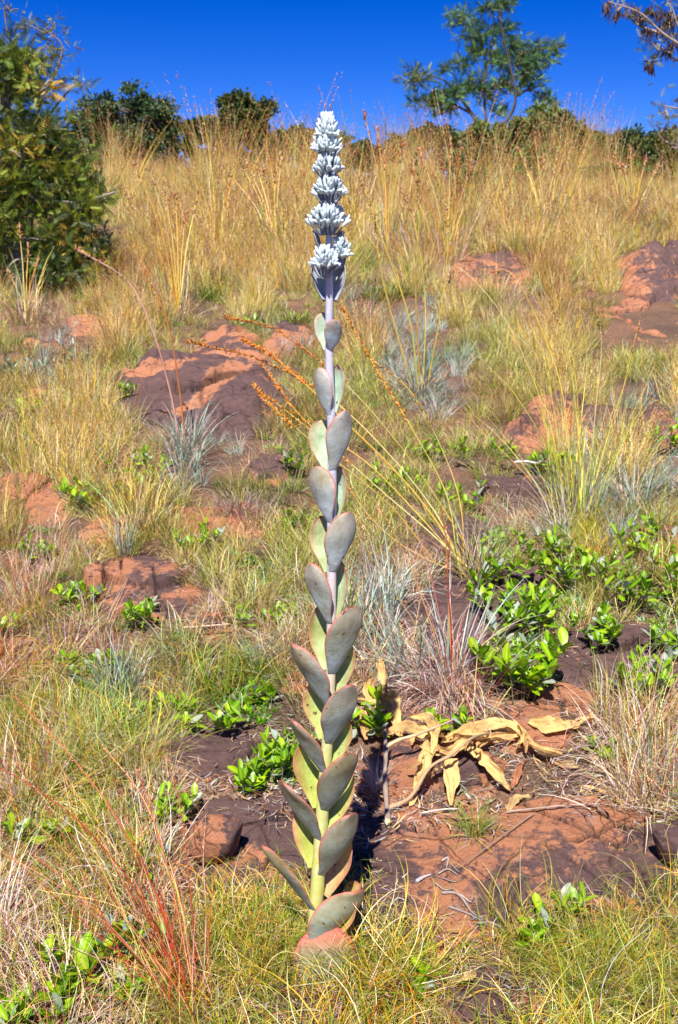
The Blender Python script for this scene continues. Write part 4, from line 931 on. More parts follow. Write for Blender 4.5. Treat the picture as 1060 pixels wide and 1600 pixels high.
def goldst(bx, by, tips, dy=0.3): return [([(bx, by), ((2 * bx + tx) / 3, by + (ty - by) * 0.5), ((bx + 3 * tx) / 4, by + (ty - by) * 0.82), (tx, ty)], 1.9, 'g', 0.35, 30, dy) for tx, ty in tips]
for i, (px, py, tips, lab) in enumerate([
    (280, 500, [(205, 240), (235, 262), (255, 280), (275, 300), (290, 330), (190, 290), (310, 300)], 'tall golden grass with a dark brushy base between the left tree and the stalk'),
    (40, 505, [(30, 350), (60, 400), (12, 420), (45, 380)], 'orange stemmed tall grass in front of the left tree, at the picture edge'),
    (430, 400, [(368, 240), (385, 250), (400, 255), (412, 262), (430, 270), (350, 260), (440, 240)], 'golden grass leaning left in front of the round dark tree'),
    (700, 420, [(655, 230), (690, 240), (720, 230), (640, 260), (740, 250), (705, 215)], 'tall straw grass below the slender tree'),
    (605, 400, [(568, 170), (590, 200), (600, 240), (615, 230), (630, 225)], 'dark headed tall grass just right of the flower spike'),
    (850, 380, [(835, 205), (850, 240), (870, 250), (820, 250), (810, 230)], 'golden grass clump in front of the green bushes'),
    (990, 360, [(985, 230), (1010, 245), (960, 240), (1030, 260), (975, 255)], 'golden grass clump above the layered outcrop')]):
    clump('tall_grass', lab, px, py, gold(), 'tall golden grass clumps near the hilltop', 'tall grass', goldst(px, py, tips))
GT = [(0.17, 0.22, 0.05), (0.26, 0.30, 0.08), (0.10, 0.15, 0.035), (0.36, 0.36, 0.14)]
PB = [(0.34, 0.24, 0.22), (0.48, 0.38, 0.36), (0.22, 0.14, 0.13), (0.42, 0.36, 0.24)]
for px, py, w, h, n, pal, lab in [
    (150, 470, 34, 34, 260, GT, 'dark green tussock at the foot of the left edge tree'), (330, 470, 30, 26, 240, GT, 'green tussock right of the brushy based golden grass'), (462, 505, 26, 30, 220, GT, 'green tussock just left of the upper stalk'),
    (745, 470, 34, 26, 260, GT, 'green tussock below the orange rock patch on the upper slope'), (860, 460, 40, 34, 300, GT, 'green tussock between the orange patch and the layered outcrop'), (370, 770, 36, 40, 300, GT, 'green tussock below the big purple mound'),
    (85, 560, 50, 26, 260, GT, 'green tussock under the dark grey leaved shrub'), (250, 490, 40, 60, 260, PB, 'grey purple brushy dead tuft under the tall golden grass'), (680, 400, 44, 60, 320, PB, 'grey purple dead tuft under the tall straw grass'),
    (560, 330, 34, 50, 240, PB, 'grey dead tuft behind the middle of the flower spike'), (520, 600, 40, 34, 240, PB, 'pinkish dead tuft right behind the upper stalk'), (380, 800, 44, 44, 280, PB, 'pinkish grey dead tuft above the orange ledge'), (600, 470, 34, 40, 240, GT, 'green tussock behind the pale bluish tuft')]:
    clump('tussock', lab, px, py, [(S, n, w, (h * 0.5, h * 1.1), 1.5, 0.6, (0.1, 1.2), 0.6, pal)], None, 'tussock')
print('clumps done')

# ------------------------------------------------------------------ leafy plants
def leafmesh(name, c1, c2, rib, shape=0.42, curl=0.25, fold=0.18):
    nu, nv = 8, 4; V = []; col = []
    for i in range(nu + 1):
        t = i / nu; w = shape * 0.5 * math.sin(math.pi * min(1, (0.04 + t * 0.96)) ** 1.25) ** 0.75 if i < nu else 0.0
        if i == 0: w = 0.03
        for j in range(nv + 1):
            v = j / nv * 2 - 1
            V.append((v * w, t * (1 - 0.06 * curl) , fold * abs(v) * w - curl * t * t * 0.35 + 0.012 * math.sin(9 * t + v * 2)))
            k = 1 if abs(v) < 0.1 else 0
            col.append(np.array(rib) if k else np.array(c1) * (1 - t) + np.array(c2) * t)
    Fq = [(i * (nv + 1) + j, i * (nv + 1) + j + 1, (i + 1) * (nv + 1) + j + 1, (i + 1) * (nv + 1) + j) for i in range(nu) for j in range(nv)]
    return MB().add(np.array(V), Fq, np.array(col)).mesh(name, M_leaf)
LG = [leafmesh('leaf', (0.16, 0.34, 0.03), (0.20, 0.38, 0.03), (0.42, 0.5, 0.12), 0.40), leafmesh('leaf', (0.10, 0.25, 0.025), (0.13, 0.29, 0.03), (0.34, 0.42, 0.10), 0.46, 0.1), leafmesh('leaf', (0.25, 0.42, 0.04), (0.30, 0.46, 0.05), (0.5, 0.55, 0.15), 0.44, 0.5), leafmesh('leaf', (0.20, 0.38, 0.04), (0.17, 0.33, 0.03), (0.4, 0.5, 0.14), 0.34, -0.15, 0.35)]
LU = leafmesh('leaf', (0.33, 0.38, 0.30), (0.36, 0.40, 0.33), (0.45, 0.5, 0.4), 0.42)
LGY = [leafmesh('leaf', (0.20, 0.27, 0.17), (0.24, 0.30, 0.2), (0.36, 0.4, 0.3), 0.36), leafmesh('leaf', (0.14, 0.20, 0.12), (0.2, 0.25, 0.16), (0.3, 0.35, 0.25), 0.4)]
LDK = [leafmesh('leaf', (0.07, 0.17, 0.025), (0.09, 0.2, 0.03), (0.22, 0.3, 0.08), 0.42), LG[1]]
def leafy(label, px, py, wpx, hpx, n, lpx, ls=LG, group='bright leafy resprouting plants', cat='leafy plant', name='leafy_plant', under=0.1, up=1.0):
    g = G(px, py); s = pxm(1, g.y, g.z); root = empty(name, g, label, cat, group)
    n = int(n * 2.1); ns = max(5, n // 8); L = lpx * s * 0.98; wpx *= 1.12; hpx *= 0.82; k = 0; mb = MB(); mats = []
    far = lpx < 10.5
    lv = []
    for si in range(ns):
        a = rng.uniform(0, 6.28); rr = math.sqrt(rng.random())
        b = np.array([math.cos(a) * rr * wpx * s * 0.22, math.sin(a) * rr * wpx * s * 0.16, 0.0])
        tip = np.array([math.cos(a) * rr * wpx * s * 0.5, math.sin(a) * rr * wpx * s * 0.42, hpx * s * rng.uniform(0.45, 0.95)])
        b[2] = H(g.x + b[0], g.y + b[1]) - g.z - 0.004; tip[2] += b[2] * 0.6
        mid = (b + tip) / 2 + np.array([0, 0, 0.15 * hpx * s]); Pc = curve([b, mid, tip], 6)
        tube(mb, Pc, 0.0016 * max(1, g.y / 3), (0.22, 0.20, 0.10), 5)
        m = max(3, round(n / ns)); ph0 = rng.uniform(0, 6.28)
        for q in range(m):
            f = 0.25 + 0.75 * (q + 1) / m; c = Pc[min(len(Pc) - 1, int(f * (len(Pc) - 1)))]
            ph = ph0 + q * 2.4; el = rng.uniform(0.15, 0.75) + 0.6 * f * f * up - (0.3 if q < 2 else 0)
            d = np.array([math.cos(ph) * math.cos(el), math.sin(ph) * math.cos(el), math.sin(el)])
            p = c
            if (p + d * L)[2] < 0.004: d[2] = abs(d[2])
            lv.append((p, d, L * rng.uniform(0.7, 1.15)))
    so = link('stem', mb.mesh('stem', M_wood), root)
    P = np.array([a[0] for a in lv]); D = np.array([a[1] for a in lv]); Rm = frames(D, rng.normal(0, 0.35, len(lv)))
    for i in range(len(lv)):
        me = LU if rng.random() < under else ls[rng.integers(0, len(ls))]
        if far:
            pass
        o = link('leaf', me, root)
        M = Matrix(Rm[i].tolist()).to_4x4() @ Matrix.Diagonal((lv[i][2], lv[i][2], lv[i][2], 1)); M.translation = Vector(P[i]); o.matrix_basis = M
    return root
for a in [
    ('big glossy leafy plant in front of the dark rock, right of the blue tuft', 815, 1075, 150, 105, 70, 34),
    ('leafy plant at the right edge on the dark rock, above the silvery tuft', 990, 1090, 150, 70, 54, 28),
    ('loose leafy plant above the big glossy one, by the dark slab', 780, 985, 130, 90, 50, 24),
    ('upright leafy plant with yellowing leaf on the right dark rock', 850, 1000, 110, 80, 34, 25),
    ('spreading leafy patch nearest the tall yellow green stems', 900, 925, 170, 90, 66, 22),
    ('leafy patch at the right edge level with the dark slab', 1015, 950, 150, 100, 62, 23),
    ('leafy patch at the right edge just under the blue green tuft', 1010, 880, 140, 60, 46, 20),
    ('tall upright leafy sprig left of the succulent, above the left slab', 435, 1225, 60, 90, 32, 27),
    ('low leafy sprig tucked left of the upright sprig beside the slab', 385, 1245, 60, 60, 26, 25),
    ('leafy plant on top of the charcoal rock', 330, 1140, 110, 50, 36, 23),
    ('leafy sprig between the charcoal rock and loose stone', 285, 1290, 80, 70, 22, 25),
    ('leafy clump behind the orange ledge and squarish orange rock', 165, 800, 130, 60, 48, 20),
    ('dark leafy clump left of the rusty block', 115, 955, 80, 50, 26, 21),
    ('leafy sprig at the front of the rusty block', 215, 985, 100, 50, 30, 20),
    ('leafy sprig at the left edge by the low rusty rock', 10, 1000, 60, 60, 16, 22),
    ('yellowish leafy sprig just left of the stalk at mid height', 462, 840, 60, 40, 26, 17),
    ('leafy plant growing through the dead twigs left of the tall stems', 830, 745, 140, 60, 44, 16),
    ('leafy sprig beside the low dark flat rock', 720, 795, 110, 50, 40, 17),
    ('small leafy sprig below the seeding grass foot', 770, 870, 70, 40, 18, 19),
    ('small leafy sprig left of the stalk below the big mound', 450, 735, 60, 45, 22, 15),
    ('leafy sprig at the right edge over the long dark rock', 1045, 715, 70, 70, 26, 17),
    ('leafy plant under the crumpled yellow leaves beside the succulent', 570, 1150, 90, 70, 30, 30),
    ('dull green leafy sprig under the big blue grey tuft', 700, 1150, 90, 45, 26, 22),
    ('pale green sprig at the lower edge of the front slab', 825, 1490, 90, 60, 18, 34),
    ('sprig with one grey leaf in the hair like grass at lower right', 890, 1440, 50, 55, 9, 32),
    ('single sprig in the grass below the succulent, right of its foot', 655, 1560, 40, 60, 6, 38),
    ('dark green leafy plant in the bottom left corner', 50, 1600, 150, 80, 26, 40),
    ('leafy plant near the bottom left with broad rounded leaves', 125, 1530, 110, 70, 20, 40),
    ('leafy sprig between the red stems at the lower left', 225, 1500, 90, 80, 18, 38),
    ('leafy sprig behind the red stems left of the loose stone', 225, 1370, 70, 60, 18, 30),
    ('low yellow green sprig beneath the red stems', 225, 1560, 80, 40, 12, 38),
    ('green sprig low behind the silvery tuft at the right', 960, 1190, 70, 40, 16, 22),
    ('leafy sprig beside the grey tuft left of the stalk', 440, 985, 50, 45, 18, 19),
    ('leafy sprig at the small orange rock beside the stalk', 385, 985, 70, 40, 16, 18),
    ('small leafy sprig on the slope left of the big mound', 195, 625, 40, 30, 14, 13),
    ('small leafy sprig on the seam of the purple rocks', 400, 520, 50, 30, 14, 12),
    ('leafy carpet on the slope right of the stalk at mid height', 610, 775, 120, 40, 40, 15),
    ('leafy carpet between the seeding grass and the low dark flat rock', 690, 720, 120, 40, 40, 13),
    ('leafy sprigs in front of the tall yellow green stems', 860, 870, 130, 50, 44, 18),
    ('leafy mat at the far end of the right dark rock', 935, 1000, 120, 50, 40, 22),
    ('leafy mat at the right edge on the near corner of the dark rock', 1050, 1040, 90, 50, 34, 24),
    ('leafy sprigs on the near side of the grey purple flat rock', 775, 920, 110, 60, 40, 20),
    ('leafy mat in front of the orange ledge', 300, 860, 120, 36, 36, 17),
    ('leafy mat right of the squarish orange rock', 215, 745, 110, 40, 40, 15),
    ('leafy sprigs in the pinkish dead grass at the far left', 45, 880, 90, 40, 28, 18),
    ('leafy sprigs behind the green blue curly mound', 150, 1060, 100, 40, 28, 20),
    ('leafy sprigs between the curly mound and the charcoal rock', 215, 1130, 90, 40, 24, 23),
    ('leafy sprigs close left of the succulent below the grey tuft', 420, 1110, 70, 40, 20, 22),
    ('leafy sprigs in the grass at the far lower left below the curly mound', 60, 1320, 90, 50, 18, 28),
    ('leafy sprigs along the left edge below the grey shrub', 55, 660, 110, 40, 30, 14)]:
    leafy(*a)
leafy('dark grey leaved shrub on the slope left of the big mound', 115, 590, 70, 62, 46, 13, LGY, None, 'shrub', 'grey_shrub', 0.1, 1.3)
leafy('pale grey leaved low shrub beside the small orange stone', 40, 600, 90, 50, 50, 12, LGY, None, 'shrub', 'grey_shrub', 0.4, 1.2)
leafy('grey green shrub with rounded leaves leaning out right of the left tree', 135, 455, 90, 130, 90, 14, LGY, None, 'shrub', 'grey_shrub', 0.1, 1.0)
print('leafy done')

# ------------------------------------------------------------------ fallen yellow leaves, dead wood
def crumpled(parent, pts_, wpx, Yd, lift=0.02, seed=0, fold=0.5, c=(0.74, 0.49, 0.19), tw=0.6, name='leaf', O=None):
    """dry leaf: centre line through pixel points on the ground, lifted"""
    r2 = np.random.default_rng(seed)
    P = []; wpx = wpx * 0.78; lift = lift if hasattr(lift, '__len__') else lift * 0.7
    for q, (px, py) in enumerate(pts_):
        g = G(px, py); f = q / (len(pts_) - 1); lf = lift[q] if hasattr(lift, '__len__') else lift * math.sin(math.pi * (0.15 + 0.75 * f)) ** 0.7
        # point on the same line of sight as the ground pixel but nearer by the lift
        P.append(np.array(g) + np.array([0, -lf * 0.9, lf]))
    Pc = curve(P, 8); m = len(Pc); s = pxm(1, P[0][1], P[0][2]); t = np.linspace(0, 1, m)
    w = wpx * s / 2 * (np.sin(math.pi * (0.05 + 0.93 * t)) ** 0.6) * (1 + 0.14 * np.sin(t * 21 + seed) + 0.10 * np.sin(t * 37 + 2 * seed))
    d = nrm(np.gradient(Pc, axis=0)); up = np.array([[0, -0.45, 0.9]]); x = nrm(np.cross(d, up)); z = np.cross(x, d)
    a = (tw * np.sin(t * 4.5 + seed * 1.7))[:, None]; x, z = x * np.cos(a) + z * np.sin(a), z * np.cos(a) - x * np.sin(a)
    nv = 11; v = np.linspace(-1, 1, nv)
    fd = fold * (0.7 + 0.5 * np.sin(t * 6 + seed))
    ang = v[None] * fd[:, None] * 1.5
    lx = w[:, None] * np.sin(ang) / (fd[:, None] * 1.5); lz = w[:, None] * (1 - np.cos(ang)) / (fd[:, None] * 1.5)
    lz = lz + w[:, None] * (0.20 * np.sin(v[None] * 7 + t[:, None] * 13 + seed) + 0.9 * fbm(v[None] * 2.2 + 0 * t[:, None] + seed, t[:, None] * 9 + 0 * v[None], 3, seed)) + 0.04 * w[:, None] * (np.abs(v) < 0.1)[None]
    V = Pc[:, None] + x[:, None] * lx[..., None] + z[:, None] * lz[..., None]
    if O is not None: V = V - np.array(O)
    i = np.arange(m - 1)[:, None] * nv; j = np.arange(nv - 1)[None]
    Fq = np.stack([i + j, i + j + 1, i + nv + j + 1, i + nv + j], -1).reshape(-1, 4)
    cc = np.array(c)[None] * (1 + 0.22 * fbm(V.reshape(-1, 3)[:, 0] * 60, V.reshape(-1, 3)[:, 1] * 60, 3, seed + 3)[:, None] * 2)
    bz_ = sst(0.02, 0.14, fbm(V.reshape(-1, 3)[:, 0] * 26 + seed, V.reshape(-1, 3)[:, 1] * 26 + V.reshape(-1, 3)[:, 2] * 20, 3, seed + 9))[:, None] * 0.6
    cc = cc * (1 - bz_) + np.array([0.42, 0.23, 0.10]) * bz_
    rimm = (np.abs(np.tile(v, m)) > 0.8)[:, None] * 0.25; cc = cc * (1 - rimm) + np.array([0.5, 0.28, 0.09]) * rimm
    return link(name, MB().add(V.reshape(-1, 3), Fq, np.clip(cc, 0, 0.9)).mesh(name, M_dry), parent)
g0 = G(606, 1288)
dead = empty('fallen_dry_plant', g0, 'fallen dead plant with long crumpled pale yellow leaves and a cut branch on the rock', 'dead plant')
def wood(parent, pts_, w0, w1, lift, col, O, name='branch', sides=9, n=8):
    P = [np.array(G(px, py)) + np.array([0, -lf * 0.9, lf]) - np.array(O) for (px, py), lf in zip(pts_, lift)]
    Pc = curve(P, n); s = pxm(1, O[1], O[2]); t = np.linspace(0, 1, len(Pc))
    rad = (w0 + (w1 - w0) * t) * s / 2 * (1 + 0.12 * np.sin(t * 25))
    rad[0] *= 0.6; rad[-1] *= 0.5
    return link(name, tube(MB(), Pc, rad, col, sides).mesh(name, M_wood), parent)
O_ = np.array(g0)
wood(dead, [(606, 1290), (604, 1262), (601, 1225), (602, 1180), (598, 1130), (592, 1085)], 9.5, 5, [0.012, 0.015, 0.02, 0.03, 0.04, 0.05], (0.30, 0.22, 0.17), O_)
wood(dead, [(606, 1268), (640, 1255), (668, 1225), (700, 1200), (730, 1180), (760, 1165)], 7, 4, [0.012, 0.02, 0.04, 0.05, 0.06, 0.05], (0.42, 0.28, 0.15), O_)
wood(dead, [(602, 1184), (622, 1176), (650, 1168), (700, 1150)], 7, 4, [0.045, 0.05, 0.055, 0.06], (0.5, 0.38, 0.22), O_)
tp = MB(); scat(tp, EV, EF, np.array([[0, -0.004, 0.012]]), frames(np.array([[0.05, -0.9, -0.15]]), np.zeros(1)), np.array([[0.014, 0.013, 0.014]]), np.array([[0.78, 0.55, 0.22]]))
link('cut_end', tp.mesh('cut_end', M_dry), dead)
yl = [([(672, 1150), (672, 1180), (660, 1210), (650, 1240)], 34, 0.04, 1, 0.7), ([(640, 1130), (668, 1140), (676, 1165), (670, 1195)], 24, 0.06, 2, 0.9),
      ([(690, 1165), (740, 1152), (790, 1150), (840, 1185), (876, 1184)], 40, 0.05, 3, 0.7), ([(700, 1158), (730, 1168), (770, 1170), (812, 1158)], 26, 0.06, 4, 0.9),
      ([(728, 1170), (748, 1195), (768, 1215), (796, 1240)], 26, 0.04, 5, 0.6), ([(700, 1208), (702, 1232), (704, 1262)], 36, 0.02, 6, 0.35),
      ([(690, 1158), (660, 1160), (630, 1150), (590, 1162)], 28, 0.06, 7, 0.8), ([(600, 1130), (580, 1120), (560, 1140)], 26, 0.07, 8, 0.6), ([(595, 1100), (610, 1120), (618, 1150)], 36, 0.08, 9, 0.4),
      ([(556, 1115), (560, 1140), (572, 1165)], 30, 0.06, 10, 0.4), ([(600, 1085), (592, 1060), (600, 1100)], 22, 0.09, 11, 0.8), ([(805, 1180), (815, 1160), (802, 1130)], 18, 0.04, 12, 0.9),
      ([(680, 1180), (700, 1190), (722, 1178), (740, 1190)], 22, 0.05, 13, 0.8), ([(655, 1175), (675, 1190), (695, 1188)], 18, 0.045, 14, 0.9), ([(586, 1075), (575, 1100), (580, 1130)], 22, 0.085, 15, 0.7),
      ([(745, 1178), (755, 1168), (768, 1162)], 26, 0.055, 16, 0.5), ([(640, 1265), (648, 1250), (650, 1236)], 12, 0.015, 17, 0.8)]
for q in range(22):
    ax, ay = [(690, 1175), (740, 1165), (600, 1110), (660, 1200), (780, 1180), (640, 1150)][q % 6]; ax += rng.normal(0, 22); ay += rng.normal(0, 10); a = rng.uniform(0, 6.28); l_ = rng.uniform(14, 30)
    yl.append(([(ax, ay), (ax + l_ * 0.5 * math.cos(a), ay + l_ * 0.4 * math.sin(a)), (ax + l_ * math.cos(a + 0.5), ay + l_ * 0.7 * math.sin(a + 0.5))], rng.uniform(8, 17), rng.uniform(0.03, 0.07), 30 + q, rng.uniform(0.6, 1.0)))
for p_, w_, lf, sd2, fo in yl: crumpled(dead, p_, w_, 2, lf, sd2, fo, O=O_, c=(0.76, 0.50, 0.19) if sd2 < 30 and sd2 not in (10, 15) else (0.62, 0.38, 0.14))
def looseleaf(label, p_, w_, lf, sd2, fo, c=(0.74, 0.48, 0.18), nm='dry_leaf'):
    g = G(*p_[0]); o = crumpled(None, p_, w_, 2, lf, sd2, fo, c=c, O=np.array(g), name=nm); o.location = g; tag(o, label, 'dry leaf')
looseleaf('large yellow dry leaf lying on the bright orange rock', [(826, 1130), (860, 1140), (895, 1138), (930, 1130)], 38, 0.02, 21, 0.5)
looseleaf('narrow yellow dry leaf pointing to the right at the edge of the broad slab', [(908, 1232), (930, 1240), (955, 1250), (974, 1262)], 17, 0.01, 22, 0.6)
looseleaf('short tan dry leaf in the litter above the narrow yellow one', [(918, 1190), (938, 1190), (952, 1198)], 22, 0.01, 23, 0.4)
looseleaf('brown curled dead leaf in the litter behind the broad slab', [(862, 1190), (885, 1198), (905, 1200)], 26, 0.012, 24, 0.9, (0.42, 0.28, 0.17))
looseleaf('tan ragged dead leaf right of the little green tuft', [(790, 1270), (805, 1255), (828, 1246)], 26, 0.012, 25, 0.6, (0.55, 0.38, 0.17))
looseleaf('tan curled leaf half hidden in the grass below the front slab', [(700, 1540), (725, 1535), (742, 1522)], 22, 0.03, 26, 0.5, (0.62, 0.42, 0.17))
looseleaf('small brown dead leaf right under the tan leaf behind the slab', [(930, 1215), (945, 1222), (962, 1218)], 16, 0.01, 27, 0.8, (0.35, 0.2, 0.12))
looseleaf('rust brown curled strip right of the crumpled yellow leaves', [(798, 1235), (806, 1215), (822, 1190)], 18, 0.02, 28, 1.0, (0.42, 0.16, 0.08))
def twig(label, pts_, w0, w1, lift=0.012, col=(0.62, 0.52, 0.44), nm='twig', cat='twig'):
    g = G(*pts_[0]); o = wood(None, pts_, w0, w1, [lift] * len(pts_), col, np.array(g), nm, 6); o.location = g; tag(o, label, cat); return o
twig('long pale stick lying across the broad slab', [(790, 1274), (850, 1268), (900, 1262), (950, 1262), (992, 1268)], 2.6, 1.6, 0.008, (0.40, 0.32, 0.26))
twig('short pale stick just left of the little green tuft', [(658, 1276), (690, 1272), (716, 1270)], 3, 2)
twig('thin dark twig running down left from the little green tuft', [(835, 1274), (780, 1315), (745, 1340), (715, 1363)], 2.2, 1.4, 0.01, (0.3, 0.2, 0.14))
twig('pale brown stick under the leafy plant at the right edge', [(1000, 1096), (1030, 1094), (1070, 1102)], 7, 5, 0.02, (0.62, 0.42, 0.28))
twig('white forked dead twig among the leafy plant left of the tall stems', [(800, 745), (820, 738), (836, 742), (850, 732)], 4, 2, 0.05, (0.66, 0.6, 0.55))
twig('grey stick along the lower edge of the left slab', [(310, 1414), (350, 1416), (400, 1420)], 4, 3, 0.008, (0.5, 0.45, 0.42))
twig('reddish stick near the low rusty rock in the pinkish grass', [(290, 992), (320, 990), (362, 988)], 4, 2.5, 0.03, (0.6, 0.42, 0.3))
twig('thin curled white stem in the lower right grass', [(920, 1590), (925, 1555), (950, 1510), (1000, 1465)], 1.7, 1.0, 0.07, (0.5, 0.44, 0.38))
# splintered dead wood, every splinter a piece
gw = G(690, 1380); dw = empty('dead_wood', gw, 'splintered grey dead wood and white peelings on the broad slab', 'dead wood'); Ow = np.array(gw)
for (p_, w_, c_) in [([(650, 1380), (662, 1372), (674, 1368)], 12, (0.75, 0.68, 0.66)), ([(690, 1350), (700, 1345), (697, 1362)], 7, (0.7, 0.6, 0.55)), ([(684, 1368), (700, 1362), (716, 1372)], 6, (0.6, 0.5, 0.44)), ([(690, 1400), (715, 1402), (735, 1425), (746, 1438)], 9, (0.52, 0.42, 0.38)), ([(700, 1420), (730, 1430), (760, 1448)], 8, (0.45, 0.37, 0.35)), ([(745, 1448), (770, 1455), (790, 1462)], 9, (0.5, 0.42, 0.4)), ([(610, 1418), (622, 1408), (636, 1410)], 7, (0.6, 0.54, 0.5)), ([(680, 1385), (695, 1395), (710, 1392)], 4, (0.7, 0.6, 0.55)), ([(720, 1400), (735, 1412), (738, 1402)], 5, (0.7, 0.6, 0.55)), ([(690, 1376), (710, 1380), (722, 1376)], 3, (0.5, 0.4, 0.34)), ([(705, 1352), (712, 1362), (718, 1368)], 3, (0.66, 0.6, 0.52)), ([(736, 1440), (750, 1436), (760, 1452)], 6, (0.42, 0.34, 0.33))]:
    wood(dw, p_, w_ * 0.62, w_ * 0.2, [0.004] * len(p_), tuple(0.55 * q for q in c_), Ow, 'splinter', 5, 5)
gw = G(420, 1245); dw = empty('dead_wood', gw, 'white and grey wood chips in the shade above the left slab', 'dead wood'); Ow = np.array(gw)
for i in range(16):
    ax = 370 + rng.uniform(0, 120); ay = 1215 + rng.uniform(0, 38); a = rng.uniform(-0.6, 0.6); l_ = rng.uniform(8, 22)
    wood(dw, [(ax, ay), (ax + l_ / 2 * math.cos(a), ay + l_ / 2 * math.sin(a) - 1), (ax + l_ * math.cos(a), ay + l_ * math.sin(a))], rng.uniform(2, 4), 1.2, [0.006, 0.009, 0.006], palette([(0.6, 0.54, 0.5), (0.45, 0.36, 0.32), (0.7, 0.66, 0.66)], 1)[0], Ow, 'splinter', 5, 3)

# ------------------------------------------------------------------ trees and bushes
LQ = np.array([(-0.18, 0.0, 0), (0.18, 0.0, 0), (0.30, 0.5, 0.06), (-0.30, 0.5, 0.06), (0.0, 1.0, -0.05)]); 
LQF = [(0, 1, 2), (0, 2, 3), (3, 2, 4)]
def frond():                                   # feathery compound leaf, leaflets either side of a rachis
    V, Fc = [], []
    n = 7
    for i in range(n):
        t = 0.12 + 0.88 * i / (n - 1); ln = 0.30 * math.sin(math.pi * (0.18 + 0.72 * t)); z = -0.18 * t * t
        for s in (-1, 1):
            b = len(V); V += [(0, t - 0.045, z), (0, t + 0.055, z + 0.02), (s * ln, t + 0.10, z - 0.03)]; Fc.append((b, b + 1, b + 2))
    return np.array(V, float), Fc
FV, FF = frond()
PODV = OCT * np.array([0.35, 1, 0.35]); 
def tree(name, label, Y, base_px, blobs, n_leaf, leaf_m, pal, trunk_px=(8, 3), kind='leaf', limbs=None, barkc=(0.15, 0.12, 0.10), group=None, cat='tree', spread=0.25, nclump=12, droop=0.0, depth=0.8, crown_name='crown', basez=None):
    b0 = at(*base_px, Y)
    bz = float(terrain(b0.x, Y)) - 0.05
    root = empty(name, (b0.x, Y, bz), label, cat, group); O = np.array([b0.x, Y, bz]); s = pxm(1, Y, 1.2)
    wood_ = MB(); main = []
    if limbs is None: limbs = [[base_px, ((base_px[0] + bl[0]) / 2, (base_px[1] * 0.6 + bl[1] * 0.4)), bl[:2]] for bl in blobs]
    for li, lm in enumerate(limbs):
        pp = []
        oy = rng.normal(0, 0.12)
        for q, p_ in enumerate(lm):
            z = np.array(at(p_[0], p_[1], Y + oy * q * len(lm) * 0.2 * s * 60)); pp.append(z - O)
        if lm[0] == base_px: pp[0] = np.array([pp[0][0], 0, 0]) ; 
        Pc = curve(pp, 7); t = np.linspace(0, 1, len(Pc)); tk = trunk_px[0] if li == 0 else (trunk_px[0] * 0.5 + trunk_px[1] * 0.5)
        tube(wood_, Pc, (tk + (trunk_px[1] * 0.5 - tk) * t) * s / 2, barkc, 7)
    allp, alld, allc = [], [], []
    nb = sum(b[2] * b[3] for b in blobs)
    for bl in blobs:
        c = np.array(at(bl[0], bl[1], Y + (bl[4] if len(bl) > 4 else 0))) - O; rx, rz = bl[2] * s, bl[3] * s; ry = rx * depth
        m = max(30, int(n_leaf * bl[2] * bl[3] / nb)); nc = max(4, int(nclump * (bl[2] * bl[3] * len(blobs) / nb) ** 0.5))
        cd = nrm(rng.normal(0, 1, (nc, 3))); cc = c + cd * np.array([rx, ry, rz]) * (rng.random((nc, 1)) ** 0.45) * 1.05
        for q in cc: tube(wood_, curve([c - np.array([0, 0, rz * 0.5]), (c + q) / 2 + rng.normal(0, 0.1, 3) * rx, q], 4), np.linspace(trunk_px[1] * 0.5, trunk_px[1] * 0.15, 9) * s, barkc, 4)
        w = rng.integers(0, nc, m); cr = spread * min(rx, rz) * rng.uniform(0.7, 1.6, nc)
        of = rng.normal(0, 1, (m, 3)) * cr[w][:, None] * np.array([1, 1, 0.7])
        allp.append(cc[w] + of); dd = nrm(nrm(of) + rng.normal(0, 0.6, (m, 3)) + np.array([0, 0, 0.25 - droop])); alld.append(dd)
        pc = palette(pal, nc, 0.1)[w]; allc.append(np.clip(pc * (1 + rng.normal(0, 0.18, (m, 1))), 0.005, 0.9))
    link('trunk', wood_.mesh('trunk', M_wood), root)
    Pn = np.concatenate(allp); Dn = np.concatenate(alld); Cn = np.concatenate(allc); m = len(Pn)
    TV, TF = (FV, FF) if kind == 'frond' else (LQ, LQF) if kind == 'leaf' else (PODV, OCF)
    mb = MB(); scat(mb, TV, TF, Pn, frames(Dn, rng.uniform(0, 6.28, m)), leaf_m * rng.uniform(0.6, 1.3, m), Cn)
    o = link(crown_name, mb.mesh(crown_name, M_crown, False), root); o['kind'] = 'stuff'
    return root, O, s
YG = [(0.15, 0.21, 0.02, 4), (0.30, 0.32, 0.03, 2.4), (0.06, 0.10, 0.02, 4), (0.50, 0.34, 0.04, 1.0), (0.06, 0.09, 0.015, 3)]
tree('acacia_tree', 'feathery yellow green tree at the left edge of the slope', 7.4, (20, 440),
     [(20, 235, 85, 70), (-60, 200, 90, 90, 0.3), (70, 300, 70, 55), (10, 150, 60, 45), (40, 370, 80, 60), (120, 330, 50, 38), (-40, 330, 90, 80), (90, 260, 45, 40), (130, 390, 45, 45), (60, 195, 50, 35), (-20, 90, 50, 45), (90, 430, 90, 28), (20, 100, 45, 30), (60, 130, 40, 30)],
     9000, 0.08, YG, (26, 7), 'frond', [[(20, 440), (25, 360), (15, 260), (10, 150)], [(20, 440), (50, 330), (85, 250), (110, 180)], [(20, 400), (-20, 300), (-60, 200)], [(22, 420), (70, 360), (130, 320), (180, 300)], [(20, 410), (60, 380), (120, 390)]], (0.30, 0.25, 0.2), spread=0.26, nclump=16)
